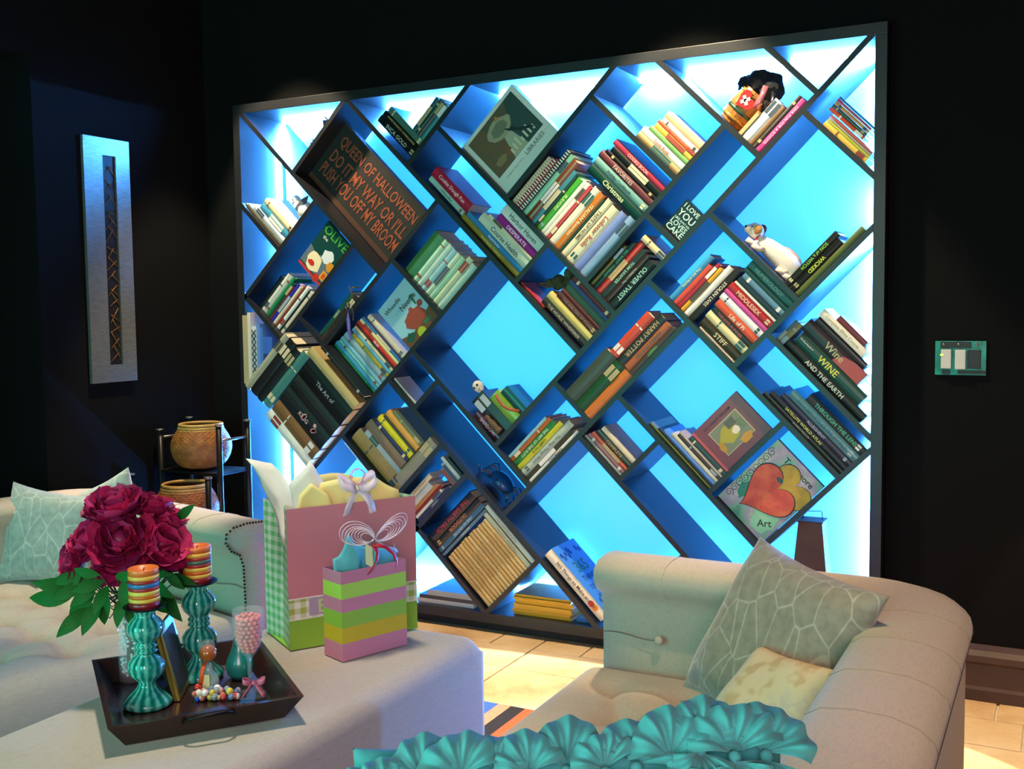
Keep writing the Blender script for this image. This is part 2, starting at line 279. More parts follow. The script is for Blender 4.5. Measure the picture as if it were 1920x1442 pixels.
# ------------------------------------------------------------------ books
BOOKS=[
('B',-0.3766,-0.3669,0.3816,0.7692,0.02,0.192,'6b5a40','thin brown book, first from left on the leftmost upper shelf','books on the leftmost upper shelf',None,'e8e4d8'),
('B',-0.3663,-0.3564,0.3971,0.7692,0.02,0.184,'7d8a80','grey-green book, second from left on the leftmost upper shelf','books on the leftmost upper shelf',None,'e8e4d8'),
('B',-0.3564,-0.3244,0.44,0.7692,0.02,0.163,'cfd0e0','pale lavender book, third from left on the leftmost upper shelf','books on the leftmost upper shelf',None,'e8e4d8'),
('B',-0.3244,-0.2777,0.4764,0.7692,0.02,0.145,'3f8fb0','blue lettered book, fourth from left on the leftmost upper shelf','books on the leftmost upper shelf',None,'e8e4d8'),
('B',-0.2777,-0.2393,0.4777,0.7692,0.02,0.144,'d9c9a0','thick cream book, fifth from left on the leftmost upper shelf','books on the leftmost upper shelf',None,'e8e4d8'),
('A',-0.7614,-0.5104,0.866,0.8955,0.03,0.124,'141414','black book, first from left beside the green-titled picture book','books beside the green-titled picture book',None,'e8e4d8'),
('A',-0.7614,-0.4636,0.8955,0.923,0.03,0.147,'e6e0d0','white book, second from left beside the green-titled picture book','books beside the green-titled picture book',None,'e8e4d8'),
('A',-0.7614,-0.46,0.923,0.9437,0.03,0.149,'a9b0a4','grey book, third from left beside the green-titled picture book','books beside the green-titled picture book',None,'e8e4d8'),
('A',-0.7614,-0.4506,0.9437,0.9628,0.03,0.154,'12834a','green book, fourth from left beside the green-titled picture book','books beside the green-titled picture book',None,'e8e4d8'),
('A',-0.7614,-0.4799,0.9628,0.9823,0.03,0.139,'15402e','dark green striped book, fifth from left beside the green-titled picture book','books beside the green-titled picture book',None,'e8e4d8'),
('A',-0.7614,-0.4937,0.9823,0.9917,0.03,0.132,'7a1a22','thin dark red book, sixth from left beside the green-titled picture book','books beside the green-titled picture book',None,'e8e4d8'),
('A',-0.7614,-0.4531,0.9917,1.0154,0.03,0.153,'2a2a9a','royal blue book, seventh from left beside the green-titled picture book','books beside the green-titled picture book',None,'e8e4d8'),
('A',-0.7614,-0.4536,1.0154,1.0368,0.03,0.152,'d8ccae','cream book, eighth from left beside the green-titled picture book','books beside the green-titled picture book',None,'e8e4d8'),
('A',-0.7614,-0.4351,1.0368,1.0538,0.03,0.162,'8a3826','red-brown book, ninth from left beside the green-titled picture book','books beside the green-titled picture book',None,'e8e4d8'),
('A',-0.7614,-0.4166,1.0538,1.0809,0.03,0.171,'e2e4de','white-jacketed book, tenth from left beside the green-titled picture book','books beside the green-titled picture book',None,'e8e4d8'),
('A',-0.7614,-0.4328,1.0809,1.0923,0.03,0.163,'1b1b1b','thin black book, eleventh from left beside the green-titled picture book','books beside the green-titled picture book',None,'e8e4d8'),
('A',-0.7614,-0.4234,1.0923,1.1276,0.03,0.167,'cfc0b0','flower-patterned book, twelfth from left beside the green-titled picture book','books beside the green-titled picture book',None,'e8e4d8'),
('B',-0.5586,-0.5516,1.4345,1.843,0.02,0.202,'e8604a','coral book, first from left below the sky-blue cover','books below the sky-blue cover',None,'e8e4d8'),
('B',-0.5292,-0.5191,1.4422,1.843,0.02,0.198,'1f8a50','green book, second from left below the sky-blue cover','books below the sky-blue cover',None,'e8e4d8'),
('B',-0.5191,-0.4896,1.4391,1.843,0.02,0.2,'3a90b8','blue book, third from left below the sky-blue cover','books below the sky-blue cover',None,'e8e4d8'),
('B',-0.4896,-0.4706,1.4496,1.843,0.02,0.195,'6fb8b0','aqua book, fourth from left below the sky-blue cover','books below the sky-blue cover',None,'e8e4d8'),
('B',-0.4706,-0.445,1.4477,1.843,0.02,0.196,'79b4c8','light blue book, fifth from left below the sky-blue cover','books below the sky-blue cover',None,'e8e4d8'),
('B',-0.445,-0.403,1.4503,1.843,0.02,0.194,'8aa8b0','grey-blue book, sixth from left below the sky-blue cover','books below the sky-blue cover',None,'e8e4d8'),
('B',-0.403,-0.3757,1.4919,1.843,0.02,0.174,'a89a30','olive yellow book, seventh from left below the sky-blue cover','books below the sky-blue cover',None,'e8e4d8'),
('B',-0.3757,-0.3551,1.4695,1.843,0.02,0.185,'5fa8c8','sky blue book, eighth from left below the sky-blue cover','books below the sky-blue cover',None,'e8e4d8'),
('B',-0.3551,-0.3347,1.4712,1.843,0.02,0.184,'d8cda0','cream book, ninth from left below the sky-blue cover','books below the sky-blue cover',None,'e8e4d8'),
('B',-0.3347,-0.3242,1.4606,1.843,0.02,0.189,'302a2a','thin dark book, tenth from left below the sky-blue cover','books below the sky-blue cover',None,'e8e4d8'),
('B',-0.3242,-0.2974,1.4659,1.843,0.02,0.187,'c02818','red and white book, eleventh from left below the sky-blue cover','books below the sky-blue cover','SEUSS','f0f0e8'),
('B',-0.2974,-0.2774,1.4709,1.843,0.02,0.184,'e0d890','pale yellow book, twelfth from left below the sky-blue cover','books below the sky-blue cover',None,'e8e4d8'),
('B',-0.2774,-0.2598,1.4747,1.843,0.02,0.182,'2878b0','blue thin book, thirteenth from left below the sky-blue cover','books below the sky-blue cover',None,'e8e4d8'),
('B',-0.2598,-0.2483,1.4809,1.843,0.02,0.179,'4a3058','purple book, fourteenth from left below the sky-blue cover','books below the sky-blue cover',None,'e8e4d8'),
('B',-0.2483,-0.2158,1.4959,1.843,0.02,0.172,'cfc8a8','thick pale book, fifteenth from left below the sky-blue cover','books below the sky-blue cover',None,'e8e4d8'),
('B',-1.142,-1.0795,1.4238,1.843,-0.055,0.29,'dfe4d8','white-jacketed book, first from left on the lower left black-book shelf','books on the lower left black-book shelf',None,'e8e4d8'),
('B',-1.0795,-0.9954,1.4303,1.843,-0.055,0.29,'7a5326','brown patterned book, second from left on the lower left black-book shelf','books on the lower left black-book shelf',None,'e8e4d8'),
('B',-0.9954,-0.8816,1.4268,1.843,-0.055,0.29,'0d0d0d','flowered black book, third from left on the lower left black-book shelf','books on the lower left black-book shelf','KING','e0b0b0'),
('B',-0.8816,-0.7834,1.4294,1.843,-0.055,0.29,'141210','dark book, fourth from left on the lower left black-book shelf','books on the lower left black-book shelf',None,'e8e4d8'),
('B',-0.7834,-0.6512,1.4215,1.843,-0.055,0.29,'0c0c0e','thick black book, fifth from left on the lower left black-book shelf','books on the lower left black-book shelf','The Art of','9aa0a8'),
('B',-0.6498,-0.589,1.3862,1.843,-0.055,0.29,'b8a268','gold crackled book, sixth from left on the lower left black-book shelf','books on the lower left black-book shelf',None,'e8e4d8'),
('B',-0.551,-0.5297,1.4392,1.843,-0.055,0.29,'101012','glossy black book, seventh from left on the lower left black-book shelf','books on the lower left black-book shelf',None,'e8e4d8'),
('A',-1.1215,-0.6733,1.1883,1.2332,-0.055,0.29,'a8a48c','cream-grey book, first from left leaning across the black books','books leaning across the black books',None,'e8e4d8'),
('A',-1.1114,-0.6651,1.2332,1.2984,-0.055,0.29,'151515','black book, second from left leaning across the black books','books leaning across the black books',None,'e8e4d8'),
('A',-1.1072,-0.6775,1.2984,1.3532,-0.055,0.29,'0f1512','dark book, third from left leaning across the black books','books leaning across the black books',None,'e8e4d8'),
('A',-1.0936,-0.6504,1.3532,1.4165,-0.055,0.29,'3f7a72','teal glassy book, fourth from left leaning across the black books','books leaning across the black books',None,'e8e4d8'),
('A',-0.5586,-0.2214,1.3067,1.3385,0.03,0.167,'0d4a42','dark teal book, first from left in the cell with the hanging tube','books in the cell with the hanging tube','QUEEN','c8c8a0'),
('A',-0.5586,-0.2127,1.3385,1.3726,0.03,0.171,'2e1f12','brown worn book, second from left in the cell with the hanging tube','books in the cell with the hanging tube',None,'e8e4d8'),
('B',0.6062,0.654,0.7839,1.1124,0.02,0.163,'0a0c0e','black book, first from bottom lying under the top edge left of centre','books lying under the top edge left of centre','INCA GOLD','b0b8a8'),
('B',0.654,0.6881,0.7883,1.1124,0.02,0.16,'101312','black lettered book, second from bottom lying under the top edge left of centre','books lying under the top edge left of centre','DAVID BALDACCI  DIVINE JUSTICE','c0b070'),
('B',0.6881,0.7262,0.8002,1.1124,0.02,0.155,'3f6a5c','grey-green book, third from bottom lying under the top edge left of centre','books lying under the top edge left of centre',None,'e8e4d8'),
('A',0.7267,0.951,0.9941,1.0237,0.02,0.141,'1d3d50','dark blue book, first from left standing near the top edge left of centre','books standing near the top edge left of centre',None,'e8e4d8'),
('A',0.7267,0.9613,1.0237,1.0441,0.02,0.146,'16302e','dark green book, second from left standing near the top edge left of centre','books standing near the top edge left of centre',None,'e8e4d8'),
('A',0.7267,0.9641,1.0441,1.0635,0.02,0.147,'5a3a38','brown book, third from left standing near the top edge left of centre','books standing near the top edge left of centre',None,'e8e4d8'),
('A',0.7267,0.964,1.0635,1.0921,0.02,0.147,'2e7078','teal book, fourth from left standing near the top edge left of centre','books standing near the top edge left of centre',None,'e8e4d8'),
('A',0.1356,0.4267,1.4901,1.5696,0.02,0.144,'3f7a48','green pictured book, first from left in the green-white row right of the sign','books in the green-white row right of the sign',None,'e8e4d8'),
('A',0.1356,0.4322,1.5696,1.6057,0.02,0.147,'9cc8ac','mint white book, second from left in the green-white row right of the sign','books in the green-white row right of the sign',None,'e8e4d8'),
('A',0.1356,0.4358,1.6057,1.6416,0.02,0.149,'a8c8b8','pale book, third from left in the green-white row right of the sign','books in the green-white row right of the sign','',''),
('A',0.1356,0.4343,1.6416,1.6793,0.02,0.148,'8ab8c0','pale blue book, fourth from left in the green-white row right of the sign','books in the green-white row right of the sign',None,'e8e4d8'),
('A',0.1356,0.4358,1.6793,1.7112,0.02,0.149,'b0ccb0','white-green book, fifth from left in the green-white row right of the sign','books in the green-white row right of the sign',None,'e8e4d8'),
('A',0.1356,0.4395,1.7112,1.7455,0.02,0.15,'8fc0a0','soft green book, sixth from left in the green-white row right of the sign','books in the green-white row right of the sign','',''),
('A',0.1356,0.4696,1.7455,1.7842,0.02,0.165,'b4c8a0','lime white book, seventh from left in the green-white row right of the sign','books in the green-white row right of the sign',None,'e8e4d8'),
('A',0.1356,0.4587,1.7842,1.8279,0.02,0.16,'a8c4b4','grey-mint book, eighth from left in the green-white row right of the sign','books in the green-white row right of the sign',None,'e8e4d8'),
('B',0.5929,0.6238,1.267,1.5636,0.02,0.147,'9ac0b4','pale book, first from bottom lying at the upper baking shelf','books lying at the upper baking shelf','holiday baking','104048'),
('B',0.6238,0.6857,1.2576,1.5713,0.02,0.155,'a01838','crimson book, second from bottom lying at the upper baking shelf','books lying at the upper baking shelf','Cookie Dough Fun','e8d0d0'),
('B',0.5837,0.6145,1.5636,2.0484,0.02,0.24,'8a7a20','olive gold book, first from left in the baking row under the libraries book','books in the baking row under the libraries book','Family Recipe Traditions','d8d090'),
('B',0.6145,0.6446,1.5802,2.0484,0.02,0.232,'2f7fb4','blue book, second from left in the baking row under the libraries book','books in the baking row under the libraries book','Simply Fondue','e8e4d8'),
('B',0.6446,0.7035,1.6506,2.0484,0.02,0.197,'bcd0bc','pale book, third from left in the baking row under the libraries book','books in the baking row under the libraries book','Course Health','304040'),
('B',0.7035,0.7216,1.6855,2.0484,0.02,0.18,'c8d0a8','cream book, fourth from left in the baking row under the libraries book','books in the baking row under the libraries book',None,'e8e4d8'),
('B',0.7216,0.7654,1.7289,2.0484,0.02,0.158,'8a2a80','purple book, fifth from left in the baking row under the libraries book','books in the baking row under the libraries book','DESPERATE','f0d0e8'),
('B',0.7654,0.8302,1.7228,2.0484,0.02,0.161,'c4dcd0','wide pale book, sixth from left in the baking row under the libraries book','books in the baking row under the libraries book','Harbor Haven','405858'),
('A',0.861,1.1663,1.7359,1.7634,0.02,0.151,'d8ceac','cream spiral-bound book, first from left in the long cookbook row','books in the long cookbook row',None,'e8e4d8'),
('A',0.861,1.1801,1.7634,1.7952,0.02,0.158,'8a1818','red checked spiral-bound book, second from left in the long cookbook row','books in the long cookbook row',None,'e8e4d8'),
('A',0.861,1.2682,1.7952,1.8238,0.02,0.202,'14181a','black and white spiral-bound book, third from left in the long cookbook row','books in the long cookbook row',None,'e8e4d8'),
('A',0.861,1.2579,1.8238,1.8542,0.02,0.196,'8ac8a8','mint book, fourth from left in the long cookbook row','books in the long cookbook row',None,'e8e4d8'),
('A',0.861,1.2511,1.8542,1.8942,0.02,0.193,'84482a','brown book, fifth from left in the long cookbook row','books in the long cookbook row',None,'e8e4d8'),
('A',0.861,1.2108,1.8942,1.9224,0.02,0.173,'3f7f90','blue-grey book, sixth from left in the long cookbook row','books in the long cookbook row',None,'e8e4d8'),
('A',0.861,1.1928,1.9224,1.939,0.02,0.164,'123a30','thin dark green book, seventh from left in the long cookbook row','books in the long cookbook row',None,'e8e4d8'),
('A',0.861,1.2033,1.939,1.9743,0.02,0.169,'3f9a28','bright green book, eighth from left in the long cookbook row','books in the long cookbook row','FLAVORS','c8e8a0'),
('A',0.861,1.2117,1.9743,1.9969,0.02,0.174,'d4dccc','white book, ninth from left in the long cookbook row','books in the long cookbook row',None,'e8e4d8'),
('A',0.861,1.2158,1.9969,2.0181,0.02,0.176,'e0dccc','cream white book, tenth from left in the long cookbook row','books in the long cookbook row',None,'e8e4d8'),
('A',0.861,1.214,2.0181,2.0387,0.02,0.175,'b03038','thin red book, eleventh from left in the long cookbook row','books in the long cookbook row',None,'e8e4d8'),
('A',0.861,1.2289,2.0387,2.0819,0.02,0.182,'dcd4bc','stamped cream book, twelfth from left in the long cookbook row','books in the long cookbook row',None,'e8e4d8'),
('A',0.861,1.2277,2.0819,2.1214,0.02,0.181,'b86a18','orange book, thirteenth from left in the long cookbook row','books in the long cookbook row','ITALIAN favorites','f0d8a0'),
('A',0.861,1.2144,2.1214,2.1351,0.02,0.175,'0f3a30','slim black-green book, fourteenth from left in the long cookbook row','books in the long cookbook row',None,'e8e4d8'),
('A',0.861,1.2342,2.1351,2.1728,0.02,0.185,'d4cca8','ivory book, fifteenth from left in the long cookbook row','books in the long cookbook row','TASTE OF HOME','604838'),
('A',0.861,1.2263,2.1741,2.2335,0.02,0.181,'cfc8a8',"lobster-striped ivory book, first from left in the cookbook row's lower end","books in the cookbook row's lower end",'Lobster Rolls','a04028'),
('A',0.861,1.2385,2.2335,2.2835,0.02,0.187,'6f86c0',"lavender blue book, second from left in the cookbook row's lower end","books in the cookbook row's lower end",None,'e8e4d8'),
('A',0.861,1.2508,2.2835,2.3299,0.02,0.196,'7a98b8',"cloudy blue-grey book, third from left in the cookbook row's lower end","books in the cookbook row's lower end",None,'e8e4d8'),
('B',1.2514,1.3051,1.9499,2.3396,0.02,0.193,'0b3a32','dark green book, first from bottom in the holiday stack above the cookbooks','books in the holiday stack above the cookbooks','Christmas','c8d0a0'),
('B',1.3051,1.3476,1.9485,2.3396,0.02,0.194,'5f908c','teal grey book, second from bottom in the holiday stack above the cookbooks','books in the holiday stack above the cookbooks','Holiday Cookbook','203838'),
('B',1.3476,1.3883,1.944,2.3396,0.02,0.196,'5a2a30','wine red book, third from bottom in the holiday stack above the cookbooks','books in the holiday stack above the cookbooks','FAVORITES','b8a8a0'),
('B',1.3883,1.4067,1.9607,2.3396,0.02,0.188,'1a1a1a','thin black book, fourth from bottom in the holiday stack above the cookbooks','books in the holiday stack above the cookbooks',None,'e8e4d8'),
('B',1.4067,1.4433,1.9791,2.3396,0.02,0.178,'0e1816','black-green book, fifth from bottom in the holiday stack above the cookbooks','books in the holiday stack above the cookbooks',None,'e8e4d8'),
('B',1.4433,1.4763,1.9647,2.3396,0.02,0.186,'a03048','pink-red book, sixth from bottom in the holiday stack above the cookbooks','books in the holiday stack above the cookbooks','COOKS BOOK','e0b0a8'),
('B',0.5928,0.6341,2.2331,2.5762,0.02,0.17,'26241f','dark grey book, first from left beside the dried flower','books beside the dried flower','THE HORSE WHISPERER','b0a890'),
('B',0.6341,0.6782,2.2338,2.5762,0.02,0.17,'c8b868','straw yellow book, second from left beside the dried flower','books beside the dried flower',None,'e8e4d8'),
('B',0.6782,0.7166,2.2732,2.5762,0.02,0.15,'4a1e1a','maroon book, third from left beside the dried flower','books beside the dried flower','THE SHELTERS OF STONE','907060'),
('B',0.7166,0.7391,2.2738,2.5762,0.02,0.15,'54241c','rust maroon book, fourth from left beside the dried flower','books beside the dried flower',None,'e8e4d8'),
('B',0.7391,0.7779,2.2821,2.5762,0.02,0.146,'3a6048','green patterned book, fifth from left beside the dried flower','books beside the dried flower',None,'e8e4d8'),
('B',0.7779,0.8013,2.2762,2.5762,0.02,0.148,'36507a','slate blue book, sixth from left beside the dried flower','books beside the dried flower',None,'e8e4d8'),
('B',0.8013,0.8273,2.2772,2.5762,0.02,0.148,'5a2826','dull maroon book, seventh from left beside the dried flower','books beside the dried flower',None,'e8e4d8'),
('B',0.5806,0.5923,2.0779,2.2672,0.02,0.11,'a02818','white-edged red book, first from bottom lying left of the dried flower','books lying left of the dried flower',None,'e8e4d8'),
('A',0.861,1.1268,2.368,2.3875,0.02,0.132,'6a5a20','olive book, first from left in the classics cell','books in the classics cell',None,'e8e4d8'),
('A',0.861,1.1691,2.3875,2.4139,0.02,0.152,'1f3a34','dark slate book, second from left in the classics cell','books in the classics cell','BILL BAILEY  Childhood','60c080'),
('A',0.861,1.1983,2.4139,2.4499,0.02,0.167,'b83028','red book, third from left in the classics cell','books in the classics cell',None,'e8e4d8'),
('A',0.861,1.1821,2.4499,2.4833,0.02,0.159,'16322c','dark green book, fourth from left in the classics cell','books in the classics cell','TOM SAWYER','a0d0b0'),
('A',0.861,1.1767,2.4833,2.5123,0.02,0.156,'3a2420','dark brown book, fifth from left in the classics cell','books in the classics cell','Huckleberry Finn','98b0a0'),
('A',0.861,1.1669,2.5123,2.5605,0.02,0.151,'10221f','black book, sixth from left in the classics cell','books in the classics cell','OLIVER TWIST','a0d0c0'),
('B',1.5526,1.5843,2.0331,2.3396,0.02,0.152,'9a8a5c','olive grey book, first from left in the sunlit row under the top edge','books in the sunlit row under the top edge',None,'e8e4d8'),
('B',1.5843,1.6169,2.0339,2.3396,0.02,0.151,'ece6d0','cream book, second from left in the sunlit row under the top edge','books in the sunlit row under the top edge','Cook Book','c04030'),
('B',1.6169,1.6446,2.0583,2.3396,0.02,0.139,'6ea060','green and white book, third from left in the sunlit row under the top edge','books in the sunlit row under the top edge',None,'e8e4d8'),
('B',1.6446,1.671,2.0735,2.3396,0.02,0.132,'e0b040','yellow book, fourth from left in the sunlit row under the top edge','books in the sunlit row under the top edge',None,'e8e4d8'),
('B',1.671,1.6896,2.0717,2.3396,0.02,0.133,'d85030','orange-red book, fifth from left in the sunlit row under the top edge','books in the sunlit row under the top edge',None,'e8e4d8'),
('B',1.6896,1.712,2.0837,2.3396,0.02,0.127,'f0ece0','white book, sixth from left in the sunlit row under the top edge','books in the sunlit row under the top edge',None,'e8e4d8'),
('B',1.712,1.7503,2.0799,2.3396,0.02,0.129,'d0b088','tan book, seventh from left in the sunlit row under the top edge','books in the sunlit row under the top edge',None,'e8e4d8'),
('A',1.8984,2.0311,2.4192,2.4418,0.02,0.11,'b07838','thin tan book, first from left beside the little keg','books beside the little keg',None,'e8e4d8'),
('A',1.8984,2.126,2.4418,2.4934,0.02,0.113,'f4f2ea','thick white book, second from left beside the little keg','books beside the little keg',None,'e8e4d8'),
('A',1.8984,2.1211,2.4934,2.5168,0.02,0.11,'6a4a20','brown book, third from left beside the little keg','books beside the little keg',None,'e8e4d8'),
('A',1.8984,2.2052,2.5168,2.5357,0.02,0.152,'2e2a26','dark book, fourth from left beside the little keg','books beside the little keg',None,'e8e4d8'),
('A',1.8984,2.2032,2.5357,2.5668,0.02,0.151,'c83880','pink book, fifth from left beside the little keg','books beside the little keg','DIVA FUN FOR A SCHOOL','f0c0d8'),
('B',2.1766,2.2009,2.6954,2.9615,0.02,0.132,'e0c858','yellow book, first from bottom lying low in the upper right corner','books lying low in the upper right corner',None,'e8e4d8'),
('B',2.2009,2.2132,2.6959,2.9599,0.02,0.131,'c0c040','lime book, second from bottom lying low in the upper right corner','books lying low in the upper right corner',None,'e8e4d8'),
('B',2.2132,2.2234,2.6947,2.959,0.02,0.131,'b0a8a0','grey book, third from bottom lying low in the upper right corner','books lying low in the upper right corner',None,'e8e4d8'),
('B',2.224,2.2351,2.6938,2.9567,0.02,0.13,'d05040','red book, fourth from bottom lying low in the upper right corner','books lying low in the upper right corner',None,'e8e4d8'),
('B',2.2412,2.2593,2.6694,2.8804,0.02,0.11,'d04828','brick red book, first from bottom stacked higher in the upper right corner','books stacked higher in the upper right corner',None,'e8e4d8'),
('B',2.2593,2.2751,2.6691,2.8801,0.02,0.11,'3a4a3a','dark green book, second from bottom stacked higher in the upper right corner','books stacked higher in the upper right corner',None,'e8e4d8'),
('B',2.2751,2.2912,2.6698,2.8787,0.02,0.11,'d89030','amber book, third from bottom stacked higher in the upper right corner','books stacked higher in the upper right corner',None,'e8e4d8'),
('B',2.2912,2.3047,2.6669,2.8772,0.02,0.11,'c83848','raspberry book, fourth from bottom stacked higher in the upper right corner','books stacked higher in the upper right corner',None,'e8e4d8'),
('B',2.3047,2.3165,2.6667,2.876,0.02,0.11,'4878b0','slim blue book, fifth from bottom stacked higher in the upper right corner','books stacked higher in the upper right corner',None,'e8e4d8'),
('A',1.55,1.8769,3.0812,3.1137,0.02,0.162,'1a1e14','black book, first from left beside the soft toy dog','books beside the soft toy dog','SON of a WITCH','80d030'),
('A',1.55,1.8626,3.1137,3.1515,0.02,0.155,'101210','soft black book, second from left beside the soft toy dog','books beside the soft toy dog','WICKED','c8e030'),
('A',1.55,1.9701,3.1515,3.1852,0.02,0.208,'4a5a18','olive striped book, third from left beside the soft toy dog','books beside the soft toy dog','',''),
('A',1.1054,1.3951,2.7219,2.7552,0.02,0.143,'3a98c8','blue book, first from left in the left half of the novels cell','books in the left half of the novels cell','The Art of Racing','e0d890'),
('A',1.1054,1.361,2.7552,2.7838,0.02,0.127,'d84a38','vermilion book, second from left in the left half of the novels cell','books in the left half of the novels cell',None,'e8e4d8'),
('A',1.1054,1.3942,2.7838,2.8051,0.02,0.143,'a82838','crimson book, third from left in the left half of the novels cell','books in the left half of the novels cell',None,'e8e4d8'),
('A',1.1054,1.3871,2.8051,2.8305,0.02,0.139,'e0a020','amber yellow book, fourth from left in the left half of the novels cell','books in the left half of the novels cell',None,'e8e4d8'),
('A',1.1054,1.4237,2.8305,2.8638,0.02,0.158,'ece8dc','white book, fifth from left in the left half of the novels cell','books in the left half of the novels cell',None,'e8e4d8'),
('A',1.1054,1.4428,2.8638,2.9,0.02,0.167,'161610','black book, sixth from left in the left half of the novels cell','books in the left half of the novels cell','STOLEN LIVES','e8e0c8'),
('B',1.1054,1.1151,2.9388,3.1872,0.02,0.123,'e0dcc8','thin white book, first from left in the right half of the novels cell','books in the right half of the novels cell',None,'e8e4d8'),
('B',1.1157,1.1664,2.924,3.1872,0.02,0.133,'3a3420','black and sand book, second from left in the right half of the novels cell','books in the right half of the novels cell','STIFF','e8d8a0'),
('B',1.1664,1.2087,2.918,3.1872,0.02,0.136,'e8d8a0','cream book, third from left in the right half of the novels cell','books in the right half of the novels cell',None,'e8e4d8'),
('B',1.2087,1.2376,2.9236,3.1872,0.02,0.13,'26302a','dark green book, fourth from left in the right half of the novels cell','books in the right half of the novels cell','THE KITE RUNNER','b06058'),
('B',1.2376,1.2787,2.9124,3.1872,0.02,0.139,'d85838','coral book, fifth from left in the right half of the novels cell','books in the right half of the novels cell','Life of Pi','f8e8d0'),
('B',1.2787,1.3152,2.9045,3.1872,0.02,0.144,'f0ece8','white book, sixth from left in the right half of the novels cell','books in the right half of the novels cell',None,'e8e4d8'),
('B',1.3152,1.3395,2.9017,3.1872,0.02,0.143,'c84890','magenta pink book, seventh from left in the right half of the novels cell','books in the right half of the novels cell','',''),
('B',1.3395,1.3826,2.9006,3.1872,0.02,0.142,'b02a28','red and black book, eighth from left in the right half of the novels cell','books in the right half of the novels cell','MIDDLESEX','f0c8a8'),
('B',1.3826,1.396,2.9084,3.1872,0.02,0.138,'e8e0d0','narrow white book, ninth from left in the right half of the novels cell','books in the right half of the novels cell',None,'e8e4d8'),
('B',1.396,1.4251,2.9104,3.1872,0.02,0.137,'123038','black book, tenth from left in the right half of the novels cell','books in the right half of the novels cell','',''),
('B',1.4251,1.454,2.9147,3.1872,0.02,0.135,'5f88a0','silver blue book, eleventh from left in the right half of the novels cell','books in the right half of the novels cell',None,'e8e4d8'),
('B',1.454,1.4791,2.8984,3.1872,0.02,0.143,'0f4a40','deep teal book, twelfth from left in the right half of the novels cell','books in the right half of the novels cell',None,'e8e4d8'),
('B',1.4791,1.5177,2.8978,3.1872,0.02,0.143,'1f6a60','teal book, thirteenth from left in the right half of the novels cell','books in the right half of the novels cell','NUMEROLOGY','80b0a0'),
('A',1.3394,1.4534,3.2438,3.2634,0.02,0.11,'a8a898','small grey book, first from left at the left end of the wine shelf','books at the left end of the wine shelf',None,'e8e4d8'),
('A',1.3394,1.4664,3.2634,3.2889,0.02,0.11,'8a8050','small khaki book, second from left at the left end of the wine shelf','books at the left end of the wine shelf',None,'e8e4d8'),
('B',1.3394,1.3833,3.2921,3.7917,0.02,0.247,'0e1814','black book, first from bottom in the wine stack','books in the wine stack','AND THE EARTH','d8d8c8'),
('B',1.3833,1.4476,3.3089,3.7274,0.02,0.207,'0d4030','dark green book, second from bottom in the wine stack','books in the wine stack','WINE','d8d040'),
('B',1.4476,1.5171,3.2911,3.6579,0.02,0.182,'141010','red and black book, third from bottom in the wine stack','books in the wine stack','Wine','b8a878'),
('B',1.5171,1.5505,3.3123,3.6245,0.02,0.155,'141412','slim black book, fourth from bottom in the wine stack','books in the wine stack','',''),
('B',1.5505,1.5924,3.3018,3.5826,0.02,0.139,'ece4d0','white book, fifth from bottom in the wine stack','books in the wine stack','Complete Wine Course','a89878'),
('B',1.5924,1.621,3.3762,3.554,0.02,0.11,'6a1a20','maroon book, sixth from bottom in the wine stack','books in the wine stack',None,'e8e4d8'),
('B',1.1054,1.1229,3.385,3.9022,0.02,0.25,'2a352f','grey-green book, first from left in the atlas row','books in the atlas row','MAMMALS WILDLIFE','a8b0a0'),
('B',1.1229,1.1524,3.4076,3.9022,0.02,0.245,'10141e','black book, second from left in the atlas row','books in the atlas row','SATELLITE WORLD ATLAS','d8d060'),
('B',1.1524,1.1828,3.451,3.9022,0.02,0.223,'1a2038','navy book, third from left in the atlas row','books in the atlas row','ALLEGHENY','98a0b0'),
('B',1.1828,1.2281,3.4744,3.9022,0.02,0.212,'3f7880','teal grey book, fourth from left in the atlas row','books in the atlas row','GOLF RESORTS OF THE WORLD','1a4850'),
('B',1.2281,1.273,3.5432,3.9022,0.02,0.178,'0c2420','black-green book, fifth from left in the atlas row','books in the atlas row','THROUGH THE LENS','50b090'),
('B',0.5802,0.5933,3.0973,3.5408,0.02,0.22,'6a7020','lime and black book, first from left left of the burgundy picture book','books left of the burgundy picture book',None,'e8e4d8'),
('B',0.5933,0.6045,3.1463,3.5408,0.02,0.195,'1a1a18','thin black book, second from left left of the burgundy picture book','books left of the burgundy picture book',None,'e8e4d8'),
('B',0.6045,0.625,3.1731,3.5408,0.02,0.182,'5a88d0','light blue book, third from left left of the burgundy picture book','books left of the burgundy picture book',None,'e8e4d8'),
('B',0.625,0.6458,3.2155,3.5408,0.02,0.161,'d0ccb0','cream book, fourth from left left of the burgundy picture book','books left of the burgundy picture book',None,'e8e4d8'),
('B',0.6458,0.6629,3.2385,3.5408,0.02,0.15,'3a2a20','dark brown book, fifth from left left of the burgundy picture book','books left of the burgundy picture book',None,'e8e4d8'),
('B',0.6629,0.6755,3.2359,3.5408,0.02,0.151,'b0a8a0','pale grey book, sixth from left left of the burgundy picture book','books left of the burgundy picture book',None,'e8e4d8'),
('B',0.6755,0.7001,3.2904,3.5408,0.02,0.124,'1f4848','dark teal book, seventh from left left of the burgundy picture book','books left of the burgundy picture book',None,'e8e4d8'),
('A',0.3696,0.696,2.6688,2.7479,0.0,0.165,'3f4a3c','grey-green book, first from left low in the wizard-book cell','books low in the wizard-book cell','',''),
('A',0.3696,0.6905,2.7479,2.8156,0.0,0.162,'1c4a24','green book, second from left low in the wizard-book cell','books low in the wizard-book cell',None,'e8e4d8'),
